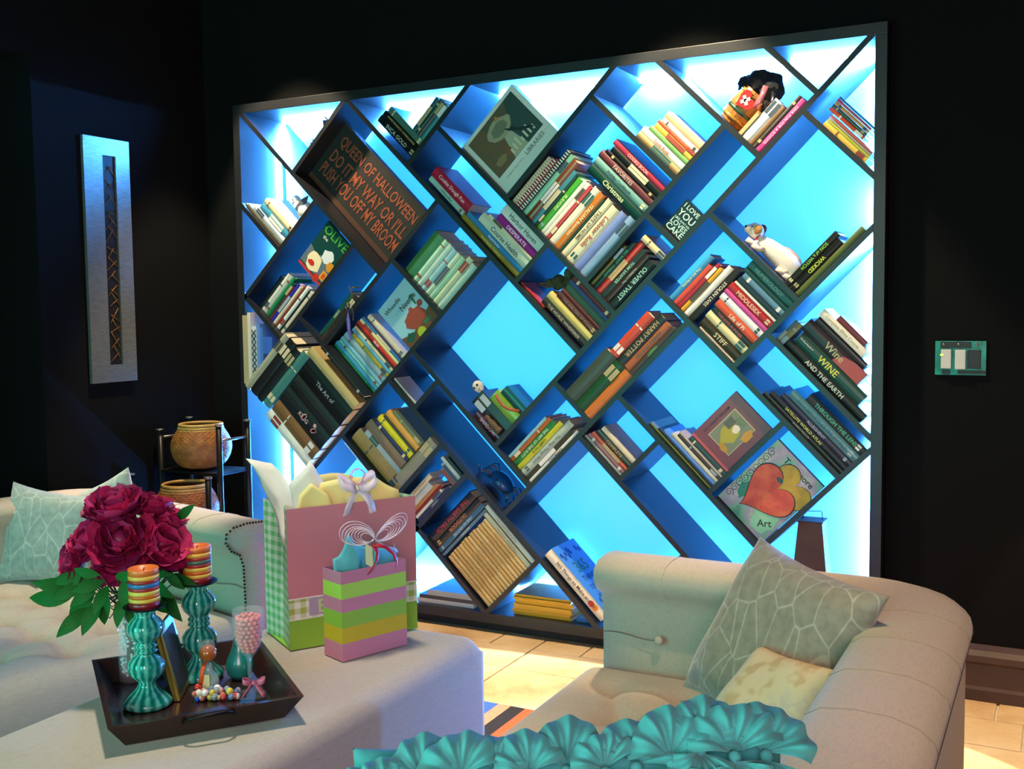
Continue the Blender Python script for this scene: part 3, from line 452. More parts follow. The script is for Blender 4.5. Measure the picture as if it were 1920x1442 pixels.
('A',0.3696,0.6943,2.8156,2.8722,0.0,0.168,'c8702a','orange book, third from left low in the wizard-book cell','books low in the wizard-book cell',None,'e8e4d8'),
('A',0.6966,0.9823,2.6949,2.75,0.0,0.145,'c84830','red purple and white book, first from left high in the wizard-book cell','books high in the wizard-book cell',None,'e8e4d8'),
('A',0.6932,1.0218,2.75,2.8034,0.0,0.165,'26302c','dark book, second from left high in the wizard-book cell','books high in the wizard-book cell','HARRY POTTER','c0a070'),
('A',0.7008,1.0186,2.8034,2.8411,0.0,0.163,'a86038','copper orange book, third from left high in the wizard-book cell','books high in the wizard-book cell','HARRY POTTER','40504a'),
('A',0.6949,1.0236,2.8411,2.8722,0.0,0.166,'4a3a30','brown-green book, fourth from left high in the wizard-book cell','books high in the wizard-book cell','HARRY','50b060'),
('B',-0.137,-0.0959,2.3751,2.5762,0.02,0.11,'4a2038','plum book, first from left beside the small skull','books beside the small skull','SHADOW','c0a0b0'),
('B',-0.0959,0.0002,2.3131,2.5762,0.02,0.13,'1f1a18','strapped black book, second from left beside the small skull','books beside the small skull',None,'e8e4d8'),
('B',0.0002,0.0728,2.3749,2.5762,0.02,0.11,'6a9a28','green book, third from left beside the small skull','books beside the small skull','',''),
('B',0.0728,0.127,2.399,2.5762,0.02,0.11,'0f4a48','dark teal book, fourth from left beside the small skull','books beside the small skull',None,'e8e4d8'),
('A',-0.1374,0.1782,2.6733,2.6915,0.02,0.156,'8ac0cc','pale blue book, first from left in the sports cell','books in the sports cell',None,'e8e4d8'),
('A',-0.1374,0.1905,2.6915,2.7153,0.02,0.162,'a85a20','rust book, second from left in the sports cell','books in the sports cell',None,'e8e4d8'),
('A',-0.1374,0.1968,2.7153,2.7471,0.02,0.165,'1f7a38','green book, third from left in the sports cell','books in the sports cell','THE ART OF THE PUTT','d0e8c0'),
('A',-0.1374,0.2259,2.7471,2.7775,0.02,0.18,'c0c030','yellow book, fourth from left in the sports cell','books in the sports cell','GAME FACE','504a20'),
('A',-0.1374,0.2683,2.7775,2.8218,0.02,0.201,'a8b8a8','grey white book, fifth from left in the sports cell','books in the sports cell','The Way Things Work','505a50'),
('A',-0.1374,0.24,2.8218,2.848,0.02,0.187,'3a4030','brown-green book, sixth from left in the sports cell','books in the sports cell',None,'e8e4d8'),
('A',-0.1374,0.2634,2.848,2.8722,0.02,0.198,'d8d4cc','white book, seventh from left in the sports cell','books in the sports cell','SUPERMODELS','202020'),
('B',0.2712,0.2851,2.9009,3.1846,0.02,0.14,'a8b0a4','grey-white book, first from left in the small cell right of centre','books in the small cell right of centre',None,'e8e4d8'),
('B',0.2851,0.3082,2.9101,3.1846,0.02,0.136,'a07070','mauve book, second from left in the small cell right of centre','books in the small cell right of centre',None,'e8e4d8'),
('B',0.3082,0.331,2.9187,3.1846,0.02,0.132,'c85838','coral book, third from left in the small cell right of centre','books in the small cell right of centre',None,'e8e4d8'),
('B',0.331,0.3655,2.9325,3.1846,0.02,0.125,'3a3a28','dark olive book, fourth from left in the small cell right of centre','books in the small cell right of centre','COMPLETE','b09a60'),
('B',0.3655,0.392,2.9387,3.1846,0.02,0.122,'d8d0b0','cream book, fifth from left in the small cell right of centre','books in the small cell right of centre',None,'e8e4d8'),
('B',-0.3714,-0.3594,1.8702,2.0748,0.02,0.11,'d8d0c0','pale book, first from bottom lying alone in the small dark cell','books lying alone in the small dark cell',None,'e8e4d8'),
('B',-0.9034,-0.8718,1.8834,2.3448,0.025,0.228,'e8e0d4','white book, first from left in the tan-book row low left','books in the tan-book row low left',None,'e8e4d8'),
('B',-0.8442,-0.7548,1.8985,2.3448,0.025,0.221,'a88848','wide tan book, second from left in the tan-book row low left','books in the tan-book row low left',None,'e8e4d8'),
('B',-0.7548,-0.7148,1.9421,2.3448,0.025,0.199,'a8b8b8','slim ice-blue book, third from left in the tan-book row low left','books in the tan-book row low left',None,'e8e4d8'),
('B',-0.7021,-0.6371,1.9296,2.2672,0.0,0.167,'7a6448','mottled brown book, first from left on the lying grey book low left','books on the lying grey book low left',None,'e8e4d8'),
('B',-0.6371,-0.6107,1.9665,2.2672,0.0,0.149,'2a2850','navy book, second from left on the lying grey book low left','books on the lying grey book low left',None,'e8e4d8'),
('B',-0.6107,-0.5651,1.9587,2.2672,0.0,0.153,'d8c820','yellow book, third from left on the lying grey book low left','books on the lying grey book low left',None,'e8e4d8'),
('B',-0.5651,-0.5491,1.9816,2.2672,0.0,0.141,'3a3a34','charcoal book, fourth from left on the lying grey book low left','books on the lying grey book low left',None,'e8e4d8'),
('B',-0.5491,-0.5047,1.9792,2.2672,0.0,0.143,'d89840','orange book, fifth from left on the lying grey book low left','books on the lying grey book low left',None,'e8e4d8'),
('B',-0.5047,-0.4808,2.0063,2.2672,0.0,0.129,'6a7a5a','olive green book, sixth from left on the lying grey book low left','books on the lying grey book low left',None,'e8e4d8'),
('A',-0.8169,-0.5768,2.4067,2.4363,0.01,0.119,'d8c8a8','cream book, first from left in the cell right of the pink gift bag','books in the cell right of the pink gift bag','OPPORTUNITY','907050'),
('A',-0.8166,-0.6164,2.4363,2.4788,0.01,0.11,'b8c0c0','grey-white book, second from left in the cell right of the pink gift bag','books in the cell right of the pink gift bag',None,'e8e4d8'),
('A',-0.8217,-0.5847,2.4788,2.5016,0.01,0.117,'a8723a','brown book, third from left in the cell right of the pink gift bag','books in the cell right of the pink gift bag',None,'e8e4d8'),
('A',-0.8265,-0.5622,2.5016,2.5194,0.01,0.131,'7a1820','dark red book, fourth from left in the cell right of the pink gift bag','books in the cell right of the pink gift bag',None,'e8e4d8'),
('A',-0.8262,-0.583,2.5194,2.5385,0.01,0.12,'d0d4cc','white book, fifth from left in the cell right of the pink gift bag','books in the cell right of the pink gift bag',None,'e8e4d8'),
('A',-0.8303,-0.5333,2.5385,2.5654,0.01,0.147,'2a2c54','navy book, sixth from left in the cell right of the pink gift bag','books in the cell right of the pink gift bag','CANDY','b8bcc8'),
('B',-0.5221,-0.4929,2.4413,2.5654,0.02,0.11,'b0c0b8','white-grey book, first from bottom at the upper right of the pink bag cell','books at the upper right of the pink bag cell',None,'e8e4d8'),
('B',-0.4929,-0.4699,2.4218,2.5654,0.02,0.11,'a0b4b0','ice grey book, second from bottom at the upper right of the pink bag cell','books at the upper right of the pink bag cell',None,'e8e4d8'),
('B',-0.4699,-0.447,2.3951,2.5649,0.02,0.11,'c0c8c0','white book, third from bottom at the upper right of the pink bag cell','books at the upper right of the pink bag cell',None,'e8e4d8'),
('B',-0.447,-0.4268,2.4211,2.5654,0.02,0.11,'1f3a34','dark green book, fourth from bottom at the upper right of the pink bag cell','books at the upper right of the pink bag cell',None,'e8e4d8'),
('A',-0.8446,-0.4527,2.6513,2.7054,0.01,0.194,'1a1c28','black book, first from left above the yellow-brown magazines','books above the yellow-brown magazines','THE EARTH PACK','a03040'),
('A',-0.8446,-0.4397,2.7054,2.7471,0.01,0.2,'181a1c','charcoal book, second from left above the yellow-brown magazines','books above the yellow-brown magazines','OUTDOOR','c08060'),
('A',-0.8446,-0.4408,2.7471,2.7772,0.01,0.2,'2a5a80','blue book, third from left above the yellow-brown magazines','books above the yellow-brown magazines','ONE ADVENTURE','b0c8d0'),
('A',-0.8446,-0.4484,2.7828,2.8022,0.01,0.199,'4a6a88','navy and pale blue book, fourth from left above the yellow-brown magazines','books above the yellow-brown magazines','ONE WORLD','c8d8e0'),
('B',-0.8287,-0.8036,2.8209,3.1846,0.01,0.183,'b8985c','tan magazine, first from left in the magazine row','books in the magazine row',None,'e8e4d8'),
('B',-0.8036,-0.7786,2.8197,3.1846,0.01,0.181,'c0a468','pale tan magazine, second from left in the magazine row','books in the magazine row',None,'e8e4d8'),
('B',-0.7786,-0.7536,2.8184,3.1846,0.01,0.182,'b09050','dull tan magazine, third from left in the magazine row','books in the magazine row',None,'e8e4d8'),
('B',-0.7536,-0.7287,2.8196,3.1846,0.01,0.181,'b8985c','tan magazine, fourth from left in the magazine row','books in the magazine row',None,'e8e4d8'),
('B',-0.7287,-0.7039,2.8201,3.1846,0.01,0.18,'c0a468','pale tan magazine, fifth from left in the magazine row','books in the magazine row',None,'e8e4d8'),
('B',-0.7039,-0.6792,2.8169,3.1846,0.01,0.183,'b09050','dull tan magazine, sixth from left in the magazine row','books in the magazine row',None,'e8e4d8'),
('B',-0.6792,-0.6546,2.8161,3.1846,0.01,0.183,'b8985c','tan magazine, seventh from left in the magazine row','books in the magazine row',None,'e8e4d8'),
('B',-0.6546,-0.63,2.823,3.1846,0.01,0.179,'c0a468','pale tan magazine, eighth from left in the magazine row','books in the magazine row',None,'e8e4d8'),
('B',-0.63,-0.6055,2.8181,3.1846,0.01,0.181,'b09050','dull tan magazine, ninth from left in the magazine row','books in the magazine row',None,'e8e4d8'),
('B',-0.6055,-0.5811,2.8182,3.1846,0.01,0.181,'b8985c','tan magazine, tenth from left in the magazine row','books in the magazine row',None,'e8e4d8'),
('B',-0.5811,-0.5568,2.8253,3.1846,0.01,0.178,'c0a468','pale tan magazine, eleventh from left in the magazine row','books in the magazine row',None,'e8e4d8'),
('B',-0.5568,-0.5325,2.821,3.1846,0.01,0.18,'b09050','dull tan magazine, twelfth from left in the magazine row','books in the magazine row',None,'e8e4d8'),
('B',-0.5325,-0.5083,2.8245,3.1846,0.01,0.178,'b8985c','tan magazine, thirteenth from left in the magazine row','books in the magazine row',None,'e8e4d8'),
('B',-0.5083,-0.4842,2.8217,3.1846,0.01,0.18,'c0a468','pale tan magazine, fourteenth from left in the magazine row','books in the magazine row',None,'e8e4d8'),
('B',-0.4842,-0.4543,2.8028,3.1846,0.01,0.196,'a8b49c','pale green magazine, fifteenth from left in the magazine row','books in the magazine row',None,'e8e4d8'),
('B',-0.4478,-0.4174,2.7778,3.1846,0.01,0.204,'a8b8b0','grey-green magazine, sixteenth from left in the magazine row','books in the magazine row',None,'e8e4d8')
]
PAGES=mat('paper_pages','e2d8bc',.85)
EXTRA_TXT=['The Encyclopedia of','NATIONAL GEOGRAPHIC','QUEEN OF HALLOWEEN','DO IT MY WAY OR I\'LL','PUSH YOU OFF MY BROOM','OLIVE','the','LIBRARIES','THE MOST BEAUTIFUL','OF THE WORLD','Wheedle','on the','Needle','DO I WANT WILLIAM','I LOVE','YOU','LIKE A','FAT KID','LOVES','CAKE','Te Amore','Art','365','THINGS','TO MAKE','AND DO','365 Things to Make and do','E','OUR WORLD']
prebuild_text([b[10] for b in BOOKS]+EXTRA_TXT)
def frame(kind,o):
    if kind=='A': x,z=B_,A_
    else: x,z=A_,-B_
    return Matrix(((x.x,0,z.x,o.x),(x.y,1,z.y,o.y),(x.z,0,z.z,o.z),(0,0,0,1)))
def shell_mesh(t,dp,L,rnd,w):
    """U-shaped cover: spine at y=0 (rounded by rnd), boards back to y=dp"""
    k=4; out=[(0,dp)];inn=[(w,dp)]
    for i in range(k+1):
        a=i/k; x=a*t; y=rnd*(1-math.sin(PI*a))
        out.append((x,y)); inn.append((min(max(x,w),t-w),y+w))
    out.append((t,dp)); inn.append((t-w,dp))
    n=len(out); V=[(x,y,0) for x,y in out]+[(x,y,0) for x,y in inn]+[(x,y,L) for x,y in out]+[(x,y,L) for x,y in inn]
    F=[]
    for i in range(n-1):
        F+=[(i,i+1,2*n+i+1,2*n+i),(n+i+1,n+i,3*n+i,3*n+i+1),(i,n+i,n+i+1,i+1),(2*n+i,2*n+i+1,3*n+i+1,3*n+i)]
    F+=[(0,2*n,3*n,n),(n-1,2*n-1,4*n-1,3*n-1)]
    bm=bmesh.new(); vv=[bm.verts.new(v) for v in V]
    for f in F:
        try: bm.faces.new([vv[i] for i in f])
        except ValueError: pass
    return bm_mesh('book',bm)
def make_book(kind,s0,s1,d0,d1,y0,dp,col,label,group,title=None,tc='e8e4d8',name='book',cat='book',seed=0,fulltop=False):
    g=.0011 if name=='magazine' else .0005
    if kind=='A': t=(d1-d0)/math.sqrt(2)-2*g; L=(s1-s0)/math.sqrt(2); o=SDP(s0,d0,y0)+B_*g+A_*.0006
    else: t=(s1-s0)/math.sqrt(2)-2*g; L=(d1-d0)/math.sqrt(2); o=SDP(s0,d1,y0)+A_*g-B_*.0006
    L-=.0012; rs=random.Random(seed)
    dp=min(dp,.282-y0); w=min(.0022,t*.16); rnd=min(t*.16,.006)
    M=frame(kind,o)
    cm=mat('cover_'+col,col,rs.choice([.28,.38,.5]),noise=.10,nscale=18)
    bk=link(name,shell_mesh(t,dp,L,rnd,w),cm,None,M); tag(bk,label,cat,group)
    box('pages',(w*1.05,rnd+w*1.1,.0025),(t-w*1.05,dp-.004,L-.0025),PAGES,bk)
    if title:
        lettering(title,mat('ink_'+tc,tc,.5),bk,Matrix(((0,1,0,t/2),(0,0,-1,-.0003),(-1,0,0,L*rs.uniform(.48,.56)),(0,0,0,1))),L*.74,(.0075 if name=='magazine' else min(t*.52,.036 if title in ('WINE','Wine') else .019)))
    c=hexc(col); lum=.3*c[0]+.6*c[1]+.1*c[2]
    acc=rs.choice(['d8c8a0','e8e4dc','b0a070','98a8b0']) if lum<.25 else rs.choice(['3a4a5a','8a3a30','4a4438','2f5a58'])
    am=mat('ink_'+acc,acc,.5)
    if t>.010 and title is None and 'spiral' not in label and name=='book' and rs.random()<.65:
        for zz,hh in rs.choice([[(.12,.012),(.86,.010)],[(.80,.05)],[(.15,.03),(.7,.006)],[(.1,.006),(.13,.006),(.87,.006)],[(.45,.09)]]):
            poly('band',[(t*.06,L*zz-hh/2),(t*.94,L*zz-hh/2),(t*.94,L*zz+hh/2),(t*.06,L*zz+hh/2)],.0003,am,bk,Matrix(((1,0,0,0),(0,0,-1,rnd*.15-.0001),(0,1,0,0),(0,0,0,1))))
    elif title and 'spiral' not in label and t>.014 and name=='book' and rs.random()<.35:
        poly('band',[(t*.2,L*.06),(t*.8,L*.06),(t*.8,L*.06+t*.5),(t*.2,L*.06+t*.5)],.0003,am,bk,Matrix(((1,0,0,0),(0,0,-1,rnd*.15-.0001),(0,1,0,0),(0,0,0,1))))
    if 'spiral' in label:
        bm=bmesh.new(); nz=int(L/.011)
        for i in range(nz): add_box(bm,(t*.12,-.0025,L*(i+.2)/nz),(t*.88,.0008,L*(i+.65)/nz))
        link('spiral_binding',bm_mesh('spiral_binding',bm),mat('ink_e8e0d0' if 'cream' not in label else 'ink_b8a888','e8e0d0' if 'cream' not in label else 'b8a888',.4),bk)
    return bk
for i,b in enumerate(BOOKS):
    mag=' magazine,' in b[8]
    if mag: b=b[:10]+('NATIONAL GEOGRAPHIC','8a6a3c')
    make_book(*b,name='magazine' if mag else 'book',cat='magazine' if mag else 'book',seed=i)
for bk in [o for o in COL.objects if o.get('label','').startswith('flowered black')]:
    t=max(v.co.x for v in bk.data.vertices); L=max(v.co.z for v in bk.data.vertices)
    for i in range(11):
        r=random.Random(i+5); zz=L*(.50+.05*i/11) if i<6 else L*(.24+.012*(i-6)); xx=t*(.35+.4*r.random())
        a=[(xx+.008*math.cos(q)*(1+.35*math.cos(5*q)),zz+r.uniform(-.012,.012)*0+.008*math.sin(q)*(1+.35*math.cos(5*q))) for q in [2*PI*j/20 for j in range(20)]]
        poly('flower_motif',a,.0003,mat('ink_'+['d87888','e8b0b0','c0d0c0'][i%3],['d87888','e8b0b0','c0d0c0'][i%3],.5),bk,Matrix(((1,0,0,0),(0,0,-1,-.0004),(0,1,0,0),(0,0,0,1))))
for bk in [o for o in COL.objects if o.get('label','').startswith('red and black book, third from bottom in the wine')]:
    t=max(v.co.x for v in bk.data.vertices); L=max(v.co.z for v in bk.data.vertices)
    poly('red_curve',[(.001,.001),(t-.001,.001),(t-.001,L*.20),(t*.75,L*.36),(t*.4,L*.42),(.001,L*.44)],.0004,mat('ink_a8281e','a8281e',.35),bk,Matrix(((1,0,0,0),(0,0,-1,-.0001),(0,1,0,0),(0,0,0,1))))
for bk in [o for o in COL.objects if o.get('label','').startswith('dark green book, second from bottom in the wine')]:
    t=max(v.co.x for v in bk.data.vertices); L=max(v.co.z for v in bk.data.vertices)
    lettering('The Encyclopedia of',mat('ink_e8e4d8','e8e4d8',.5),bk,Matrix(((0,1,0,t*.55),(0,0,-1,-.0003),(-1,0,0,L*.87),(0,0,0,1))),L*.2,.010)
# ---- face-out covers
def face(reading,s0,s1,d0,d1,y0,th,name,m,side=None,bev=.0015):
    """board facing the room. returns (obj, w, h); local x = reading direction, y = up, z = towards the room, front at z=0"""
    c=SDP((s0+s1)/2,(d0+d1)/2,y0)
    if reading=='D': x,y,w_,h_=B_,A_,(d1-d0)/math.sqrt(2),(s1-s0)/math.sqrt(2)
    else: x,y,w_,h_=A_,-B_,(s1-s0)/math.sqrt(2),(d1-d0)/math.sqrt(2)
    M=Matrix(((x.x,y.x,0,c.x),(0,0,-1,c.y),(x.z,y.z,0,c.z),(0,0,0,1)))
    bm=bmesh.new(); add_box(bm,(-w_/2,-h_/2,-th),(w_/2,h_/2,0),bev)
    return link(name,bm_mesh(name,bm),m,None,M),w_,h_
def fl(name,parent,pts,col,z=.0002,th=.0004,rough=.5): return poly(name,pts,th,mat('ink_'+col,col,rough),parent,Matrix.Translation((0,0,z)))
def rect(x0,y0,x1,y1): return [(x0,y0),(x1,y0),(x1,y1),(x0,y1)]
def blob(cx,cy,rx,ry,n=16,j=.15,seed=1,rot=0):
    r=random.Random(seed); P=[]
    for i in range(n):
        a=2*PI*i/n; k=1+r.uniform(-j,j); x,y=rx*k*math.cos(a),ry*k*math.sin(a)
        P.append((cx+x*math.cos(rot)-y*math.sin(rot),cy+x*math.sin(rot)+y*math.cos(rot)))
    return P
def word(s,parent,col,x,y,wm,hm,name='lettering',rot=0,z=.0007,squash=None):
    return lettering(s,mat('ink_'+col,col,.5),parent,Matrix.Translation((x,y,z))@Matrix.Rotation(rot,4,'Z'),wm,hm,name,squash)
# picture book, green title
o,W,H=face('D',-.3606,-.0375,.905,1.1425,.03,.018,'picture_book',mat('cover_pb','0b3d3a',.35)); tag(o,'dark green picture book with green OLIVE title facing out at the left','book')
box('page_block',(-W/2+.002,-H/2+.002,-.0165),(W/2-.002,-H/2+.0025,-.0015),PAGES,o)
fl('spine_strip',o,rect(-W/2,-H/2,W/2,-H/2+.012),'b83028')
word('OLIVE',o,'3f9a30',.0,H*.39,W*.86,.05); word('the',o,'c8d0b8',-W*.25,H*.24,.03,.02)
fl('cover_ground',o,[(-W/2,-H*.42),(W/2,-H*.42),(W/2,-H*.05),(W*.1,H*.02),(-W*.2,-H*.12),(-W/2,-H*.05)],'5a6a78',.0003)
fl('cover_shape',o,blob(.02,H*.02,.032,.03,seed=3),'d8dce0',.0005); fl('cover_shape',o,blob(-.02,-H*.26,.04,.045,seed=4),'e8d8b0',.0005)
fl('cover_shape',o,blob(.055,-.02,.02,.022,seed=9),'d08a28',.0006); fl('cover_shape',o,blob(-.03,-.07,.018,.012,seed=5),'c02818',.0007); fl('cover_shape',o,blob(.03,-.1,.015,.02,seed=6),'c02818',.0007); fl('cover_shape',o,rect(.04,-.09,.07,-.05),'e0a030',.0006); fl('cover_shape',o,rect(.047,-.083,.063,-.057),'d04a20',.0009)
# big sign
o,W,H=face('D',0.0255,0.4228,0.5487,1.3279,.09,.03,'sign_board',ramp_mat('sign_black',lambda n,l,tc:(lambda a:(l.new(tc.outputs['Object'],a.inputs['Vector']),cramp(n,l,a.outputs['Fac'],[(.3,'100e0d'),(.6,'1a1513'),(.8,'261c16')]))[1])((lambda a:(setattr(a.inputs['Scale'],'default_value',14),a)[1])(n.new('ShaderNodeTexNoise'))),.6))
tag(o,'worn black wooden sign with orange glittered QUEEN OF HALLOWEEN lettering','sign')
for s,yy,ww in (('QUEEN OF HALLOWEEN',H*.27,W*.90),("DO IT MY WAY OR I'LL",H*.02,W*.90),('PUSH YOU OFF MY BROOM',-H*.23,W*.92)):
    word(s,o,'94482a',.015,yy,ww,.058,squash=True)
gl=bmesh.new(); rr=random.Random(5)
for s,yy,ww in ((0,H*.27,0),(0,H*.02,0),(0,-H*.23,0)):
    for i in range(45):
        x,y=rr.uniform(-W*.44,W*.46),yy+rr.uniform(-.025,.025); add_box(gl,(x,y,.0005),(x+.0022,y+.0022,.0018))
g=link('glitter',bm_mesh('glitter',gl),mat('glitter','e8d8c0',.1,metal=1),o); g['kind']='stuff'
fl('worn_edge',o,rect(-W/2,-H/2,W/2,-H/2+.022),'4a2e20',.0003,.002); fl('worn_edge',o,rect(-W/2,H/2-.008,W/2,H/2),'2a1c14',.0003,.002)
# libraries book
o,W,H=face('U',.862,1.2919,1.3100,1.6900,.022,.045,'picture_book',mat('cover_lib','c6d6cc',.32)); tag(o,'large pale picture book with LIBRARIES title and hall photograph, facing out','book')
box('page_block',(-W/2-.0004,-H/2+.004,-.041),(-W/2+.0002,H/2-.004,-.004),PAGES,o)
pm=fl('cover_photo',o,rect(-W*.43,-H*.26,W*.43,H*.44),'4a4632',.0003)
for i,(pts,c) in enumerate([([(-W*.43,-H*.26),(-W*.05,-H*.26),(-W*.02,H*.1),(-W*.2,H*.44),(-W*.43,H*.44)],'5a4a2e'),([(-W*.1,-H*.26),(W*.2,-H*.26),(W*.12,H*.1),(-W*.02,H*.1)],'93a08a'),([(W*.15,-H*.26),(W*.43,-H*.26),(W*.43,H*.44),(W*.28,H*.44),(W*.1,H*.05)],'243c3a'),(blob(.0,H*.22,W*.2,H*.14,20,.08,2),'8a8f72'),(blob(.0,H*.22,W*.13,H*.09,18,.1,3),'5f6a54'),(blob(-W*.1,-H*.1,W*.05,H*.09,14,.05,4),'6a4a26'),(blob(-W*.25,-H*.12,W*.1,H*.05,12,.2,5),'7a6a44'),(blob(W*.03,-H*.17,W*.09,H*.03,10,.3,6),'a8a070'),([(W*.02,H*.33),(W*.1,H*.33),(W*.06,H*.4)],'a86a40')]):
    fl('photo_shape',o,pts,c,.0005+.00012*i)
for i in range(7): fl('photo_shape',o,rect(-W*.08+i*.02,-H*.2,-W*.08+i*.02+.008,-H*.12+.01*(i%3)),'c0c4a8',.0018)
fl('photo_silhouette',o,[(W*.05,H*.16),(W*.10,H*.10),(W*.13,H*.11),(W*.17,H*.02),(W*.33,-H*.13),(W*.34,-H*.18),(W*.2,-H*.07),(W*.12,H*.03),(W*.08,H*.07),(W*.045,H*.15)],'0a1414',.002)
word('LIBRARIES',o,'5a6a64',W*.20,-H*.335,W*.34,.022); word('THE MOST BEAUTIFUL',o,'8aa098',-W*.2,-H*.345,W*.34,.010); word('OF THE WORLD',o,'8aa098',W*.43,-H*.335,W*.1,.008)
# sky blue cover
o,W,H=face('U',-.186,.0880,1.5090,1.8350,.045,.010,'picture_book',mat('cover_wheedle','8fc4d0',.3)); tag(o,'sky blue picture book with brown mound and Needle title facing out','book')
fl('cover_ground',o,[(-W/2,-H/2),(W/2,-H/2),(W/2,-H*.18),(W*.2,-H*.24),(-W*.2,-H*.30),(-W/2,-H*.20)],'6a4424',.0003)
fl('cover_shape',o,blob(W*.05,-H*.14,W*.30,H*.17,18,.12,7),'94402c',.0005); fl('cover_shape',o,blob(W*.10,H*.02,W*.06,H*.05,10,.05,8),'94402c',.0006); fl('cover_shape',o,blob(W*.36,-H*.02,W*.08,H*.06,10,.1,8),'94402c',.0006)
fl('cover_shape',o,blob(-W*.3,-H*.32,W*.14,H*.08,12,.25,9),'15503c',.0007); fl('cover_shape',o,blob(W*.24,-H*.34,W*.1,H*.04,12,.3,10),'2f6a44',.0007)
fl('cover_tower',o,[(W*.26,H*.02),(W*.30,H*.02),(W*.33,H*.16),(W*.40,H*.18),(W*.30,H*.22),(W*.20,H*.18),(W*.27,H*.16)],'2f5a3c',.0007)
fl('cover_badge',o,blob(-W*.02,-H*.41,.022,.022,16,0,1),'a8b828',.0009)
word('Wheedle',o,'3a2418',-W*.17,H*.33,W*.50,.036); word('on the',o,'70a0b0',-W*.16,H*.18,W*.16,.014); word('Needle',o,'3a2418',W*.17,H*.17,W*.48,.038)
# burgundy book
o,W,H=face('U',.7016,1.0150,3.2850,3.5360,.03,.014,'picture_book',mat('cover_burg','7a2c3c',.35)); tag(o,'burgundy picture book with framed yellow drawing, above the heart painting','book')
fl('spine_strip',o,rect(-W/2,-H/2,-W/2+.010,H/2),'c85858')
fl('cover_border',o,rect(-W*.30,-H*.30,W*.30,H*.27),'d8c890',.0003); fl('cover_panel',o,rect(-W*.29,-H*.29,W*.29,H*.26),'7a8068',.0005)
for i,(p,c) in enumerate([(blob(-.01,.0,W*.19,H*.17,14,.15,3),'a8a030'),(rect(W*.0,H*.06,W*.17,H*.22),'5a5a50'),(blob(.02,-.005,W*.07,H*.08,12,.2,4),'e0d8c0'),(blob(.03,-.05,W*.12,H*.07,12,.25,5),'c89030'),(blob(-.06,-.02,W*.05,H*.12,10,.2,6),'b08828'),(rect(W*.18,-H*.1,W*.27,H*.1),'6a7a60')]): fl('drawing_shape',o,p,c,.0007+.00012*i)
word('DO I WANT WILLIAM',o,'2a0c14',-W*.03,H*.37,W*.56,.014)
# love / cake plaque
o,W,H=face('D',1.329,1.5063,2.4480,2.5690,.03,.022,'cake_plaque',mat('plaque_black','0a1a18',.4)); tag(o,'small black box plaque with white I LOVE YOU CAKE lettering','plaque')
for s,x,y,wm,hm in (('I LOVE',0,H*.36,W*.8,.022),('YOU',0,H*.13,W*.86,.034),('LIKE A',-W*.2,-H*.05,W*.4,.010),('FAT KID',W*.22,-H*.05,W*.4,.010),('LOVES',0,-H*.18,W*.84,.020),('CAKE',0,-H*.36,W*.88,.028)): word(s,o,'c8e4dc',x,y,wm,hm)
# heart painting
def heart(cx,cy,sc,rot,n=44):
    P=[]
    for i in range(n):
        t=2*PI*i/n; x=16*math.sin(t)**3; y=13*math.cos(t)-5*math.cos(2*t)-2*math.cos(3*t)-math.cos(4*t)
        x*=sc/16;y*=sc/15; P.append((cx+x*math.cos(rot)-y*math.sin(rot),cy+x*math.sin(rot)+y*math.cos(rot)))
    return P
def paintbg(n,l,tc):
    a=n.new('ShaderNodeTexNoise'); a.inputs['Scale'].default_value=9; a.inputs['Detail'].default_value=4; l.new(tc.outputs['Object'],a.inputs['Vector'])
    return cramp(n,l,a.outputs['Fac'],[(.30,'2f7a62'),(.42,'7fb89a'),(.52,'a99ab0'),(.62,'b8c8b4'),(.75,'7a7898')])
def paintheart(c1,c2,c3):
    def f(n,l,tc):
        a=n.new('ShaderNodeTexNoise'); a.inputs['Scale'].default_value=16; a.inputs['Detail'].default_value=6; l.new(tc.outputs['Object'],a.inputs['Vector'])
        return cramp(n,l,a.outputs['Fac'],[(.3,c1),(.5,c2),(.7,c3)])
    return f
o,W,H=face('D',0.5827,0.9988,3.5898,3.8975,.035,.022,'heart_painting',ramp_mat('paint_bg',paintbg,.5)); tag(o,'square canvas painting of a red heart before a yellow heart, facing out','painting')
ym=ramp_mat('paint_y',paintheart('8a7418','b89a28','a87a20'),.5); rm=ramp_mat('paint_r',paintheart('a83020','c84a34','d86a3a'),.5); km=mat('ink_141010','141010',.5)
def place(pts,z,m,nm): return poly(nm,pts,.0005,m,o,Matrix.Translation((0,0,z)))
place(heart(.035,.050,.083,-.35),.0003,km,'heart_outline'); place(heart(.035,.050,.080,-.35),.0009,ym,'yellow_heart')
place(heart(-.002,-.008,.098,-.35),.0015,km,'heart_outline'); place(heart(-.002,-.008,.094,-.35),.0021,rm,'red_heart')
place(blob(-.005,.055,.016,.008,8,.2,4),.0028,mat('ink_2a5a60','2a5a60'),'paint_mark')
for i in range(9):
    yy=-H*.36+i*.026; tube('scroll_mark',[(-W*.42+.016*math.cos(a*.8+i)*(1-a/14),yy+.016*math.sin(a*.8+i)*(1-a/14),.001) for a in range(12)],.0009,km,o,4)
for i in range(12):
    rr=random.Random(i+30); x,y=rr.uniform(-.07,.06),rr.uniform(-.07,.05)
    place([(x-.004,y-.0005),(x+.004,y+.0005),(x+.004,y+.0012),(x-.004,y+.0004)],.0029,km,'paint_mark')
word('Te Amore',o,'141010',.02,H*.40,W*.6,.022); word('Art',o,'0f3020',W*.30,-H*.31,.05,.026,rot=.785)
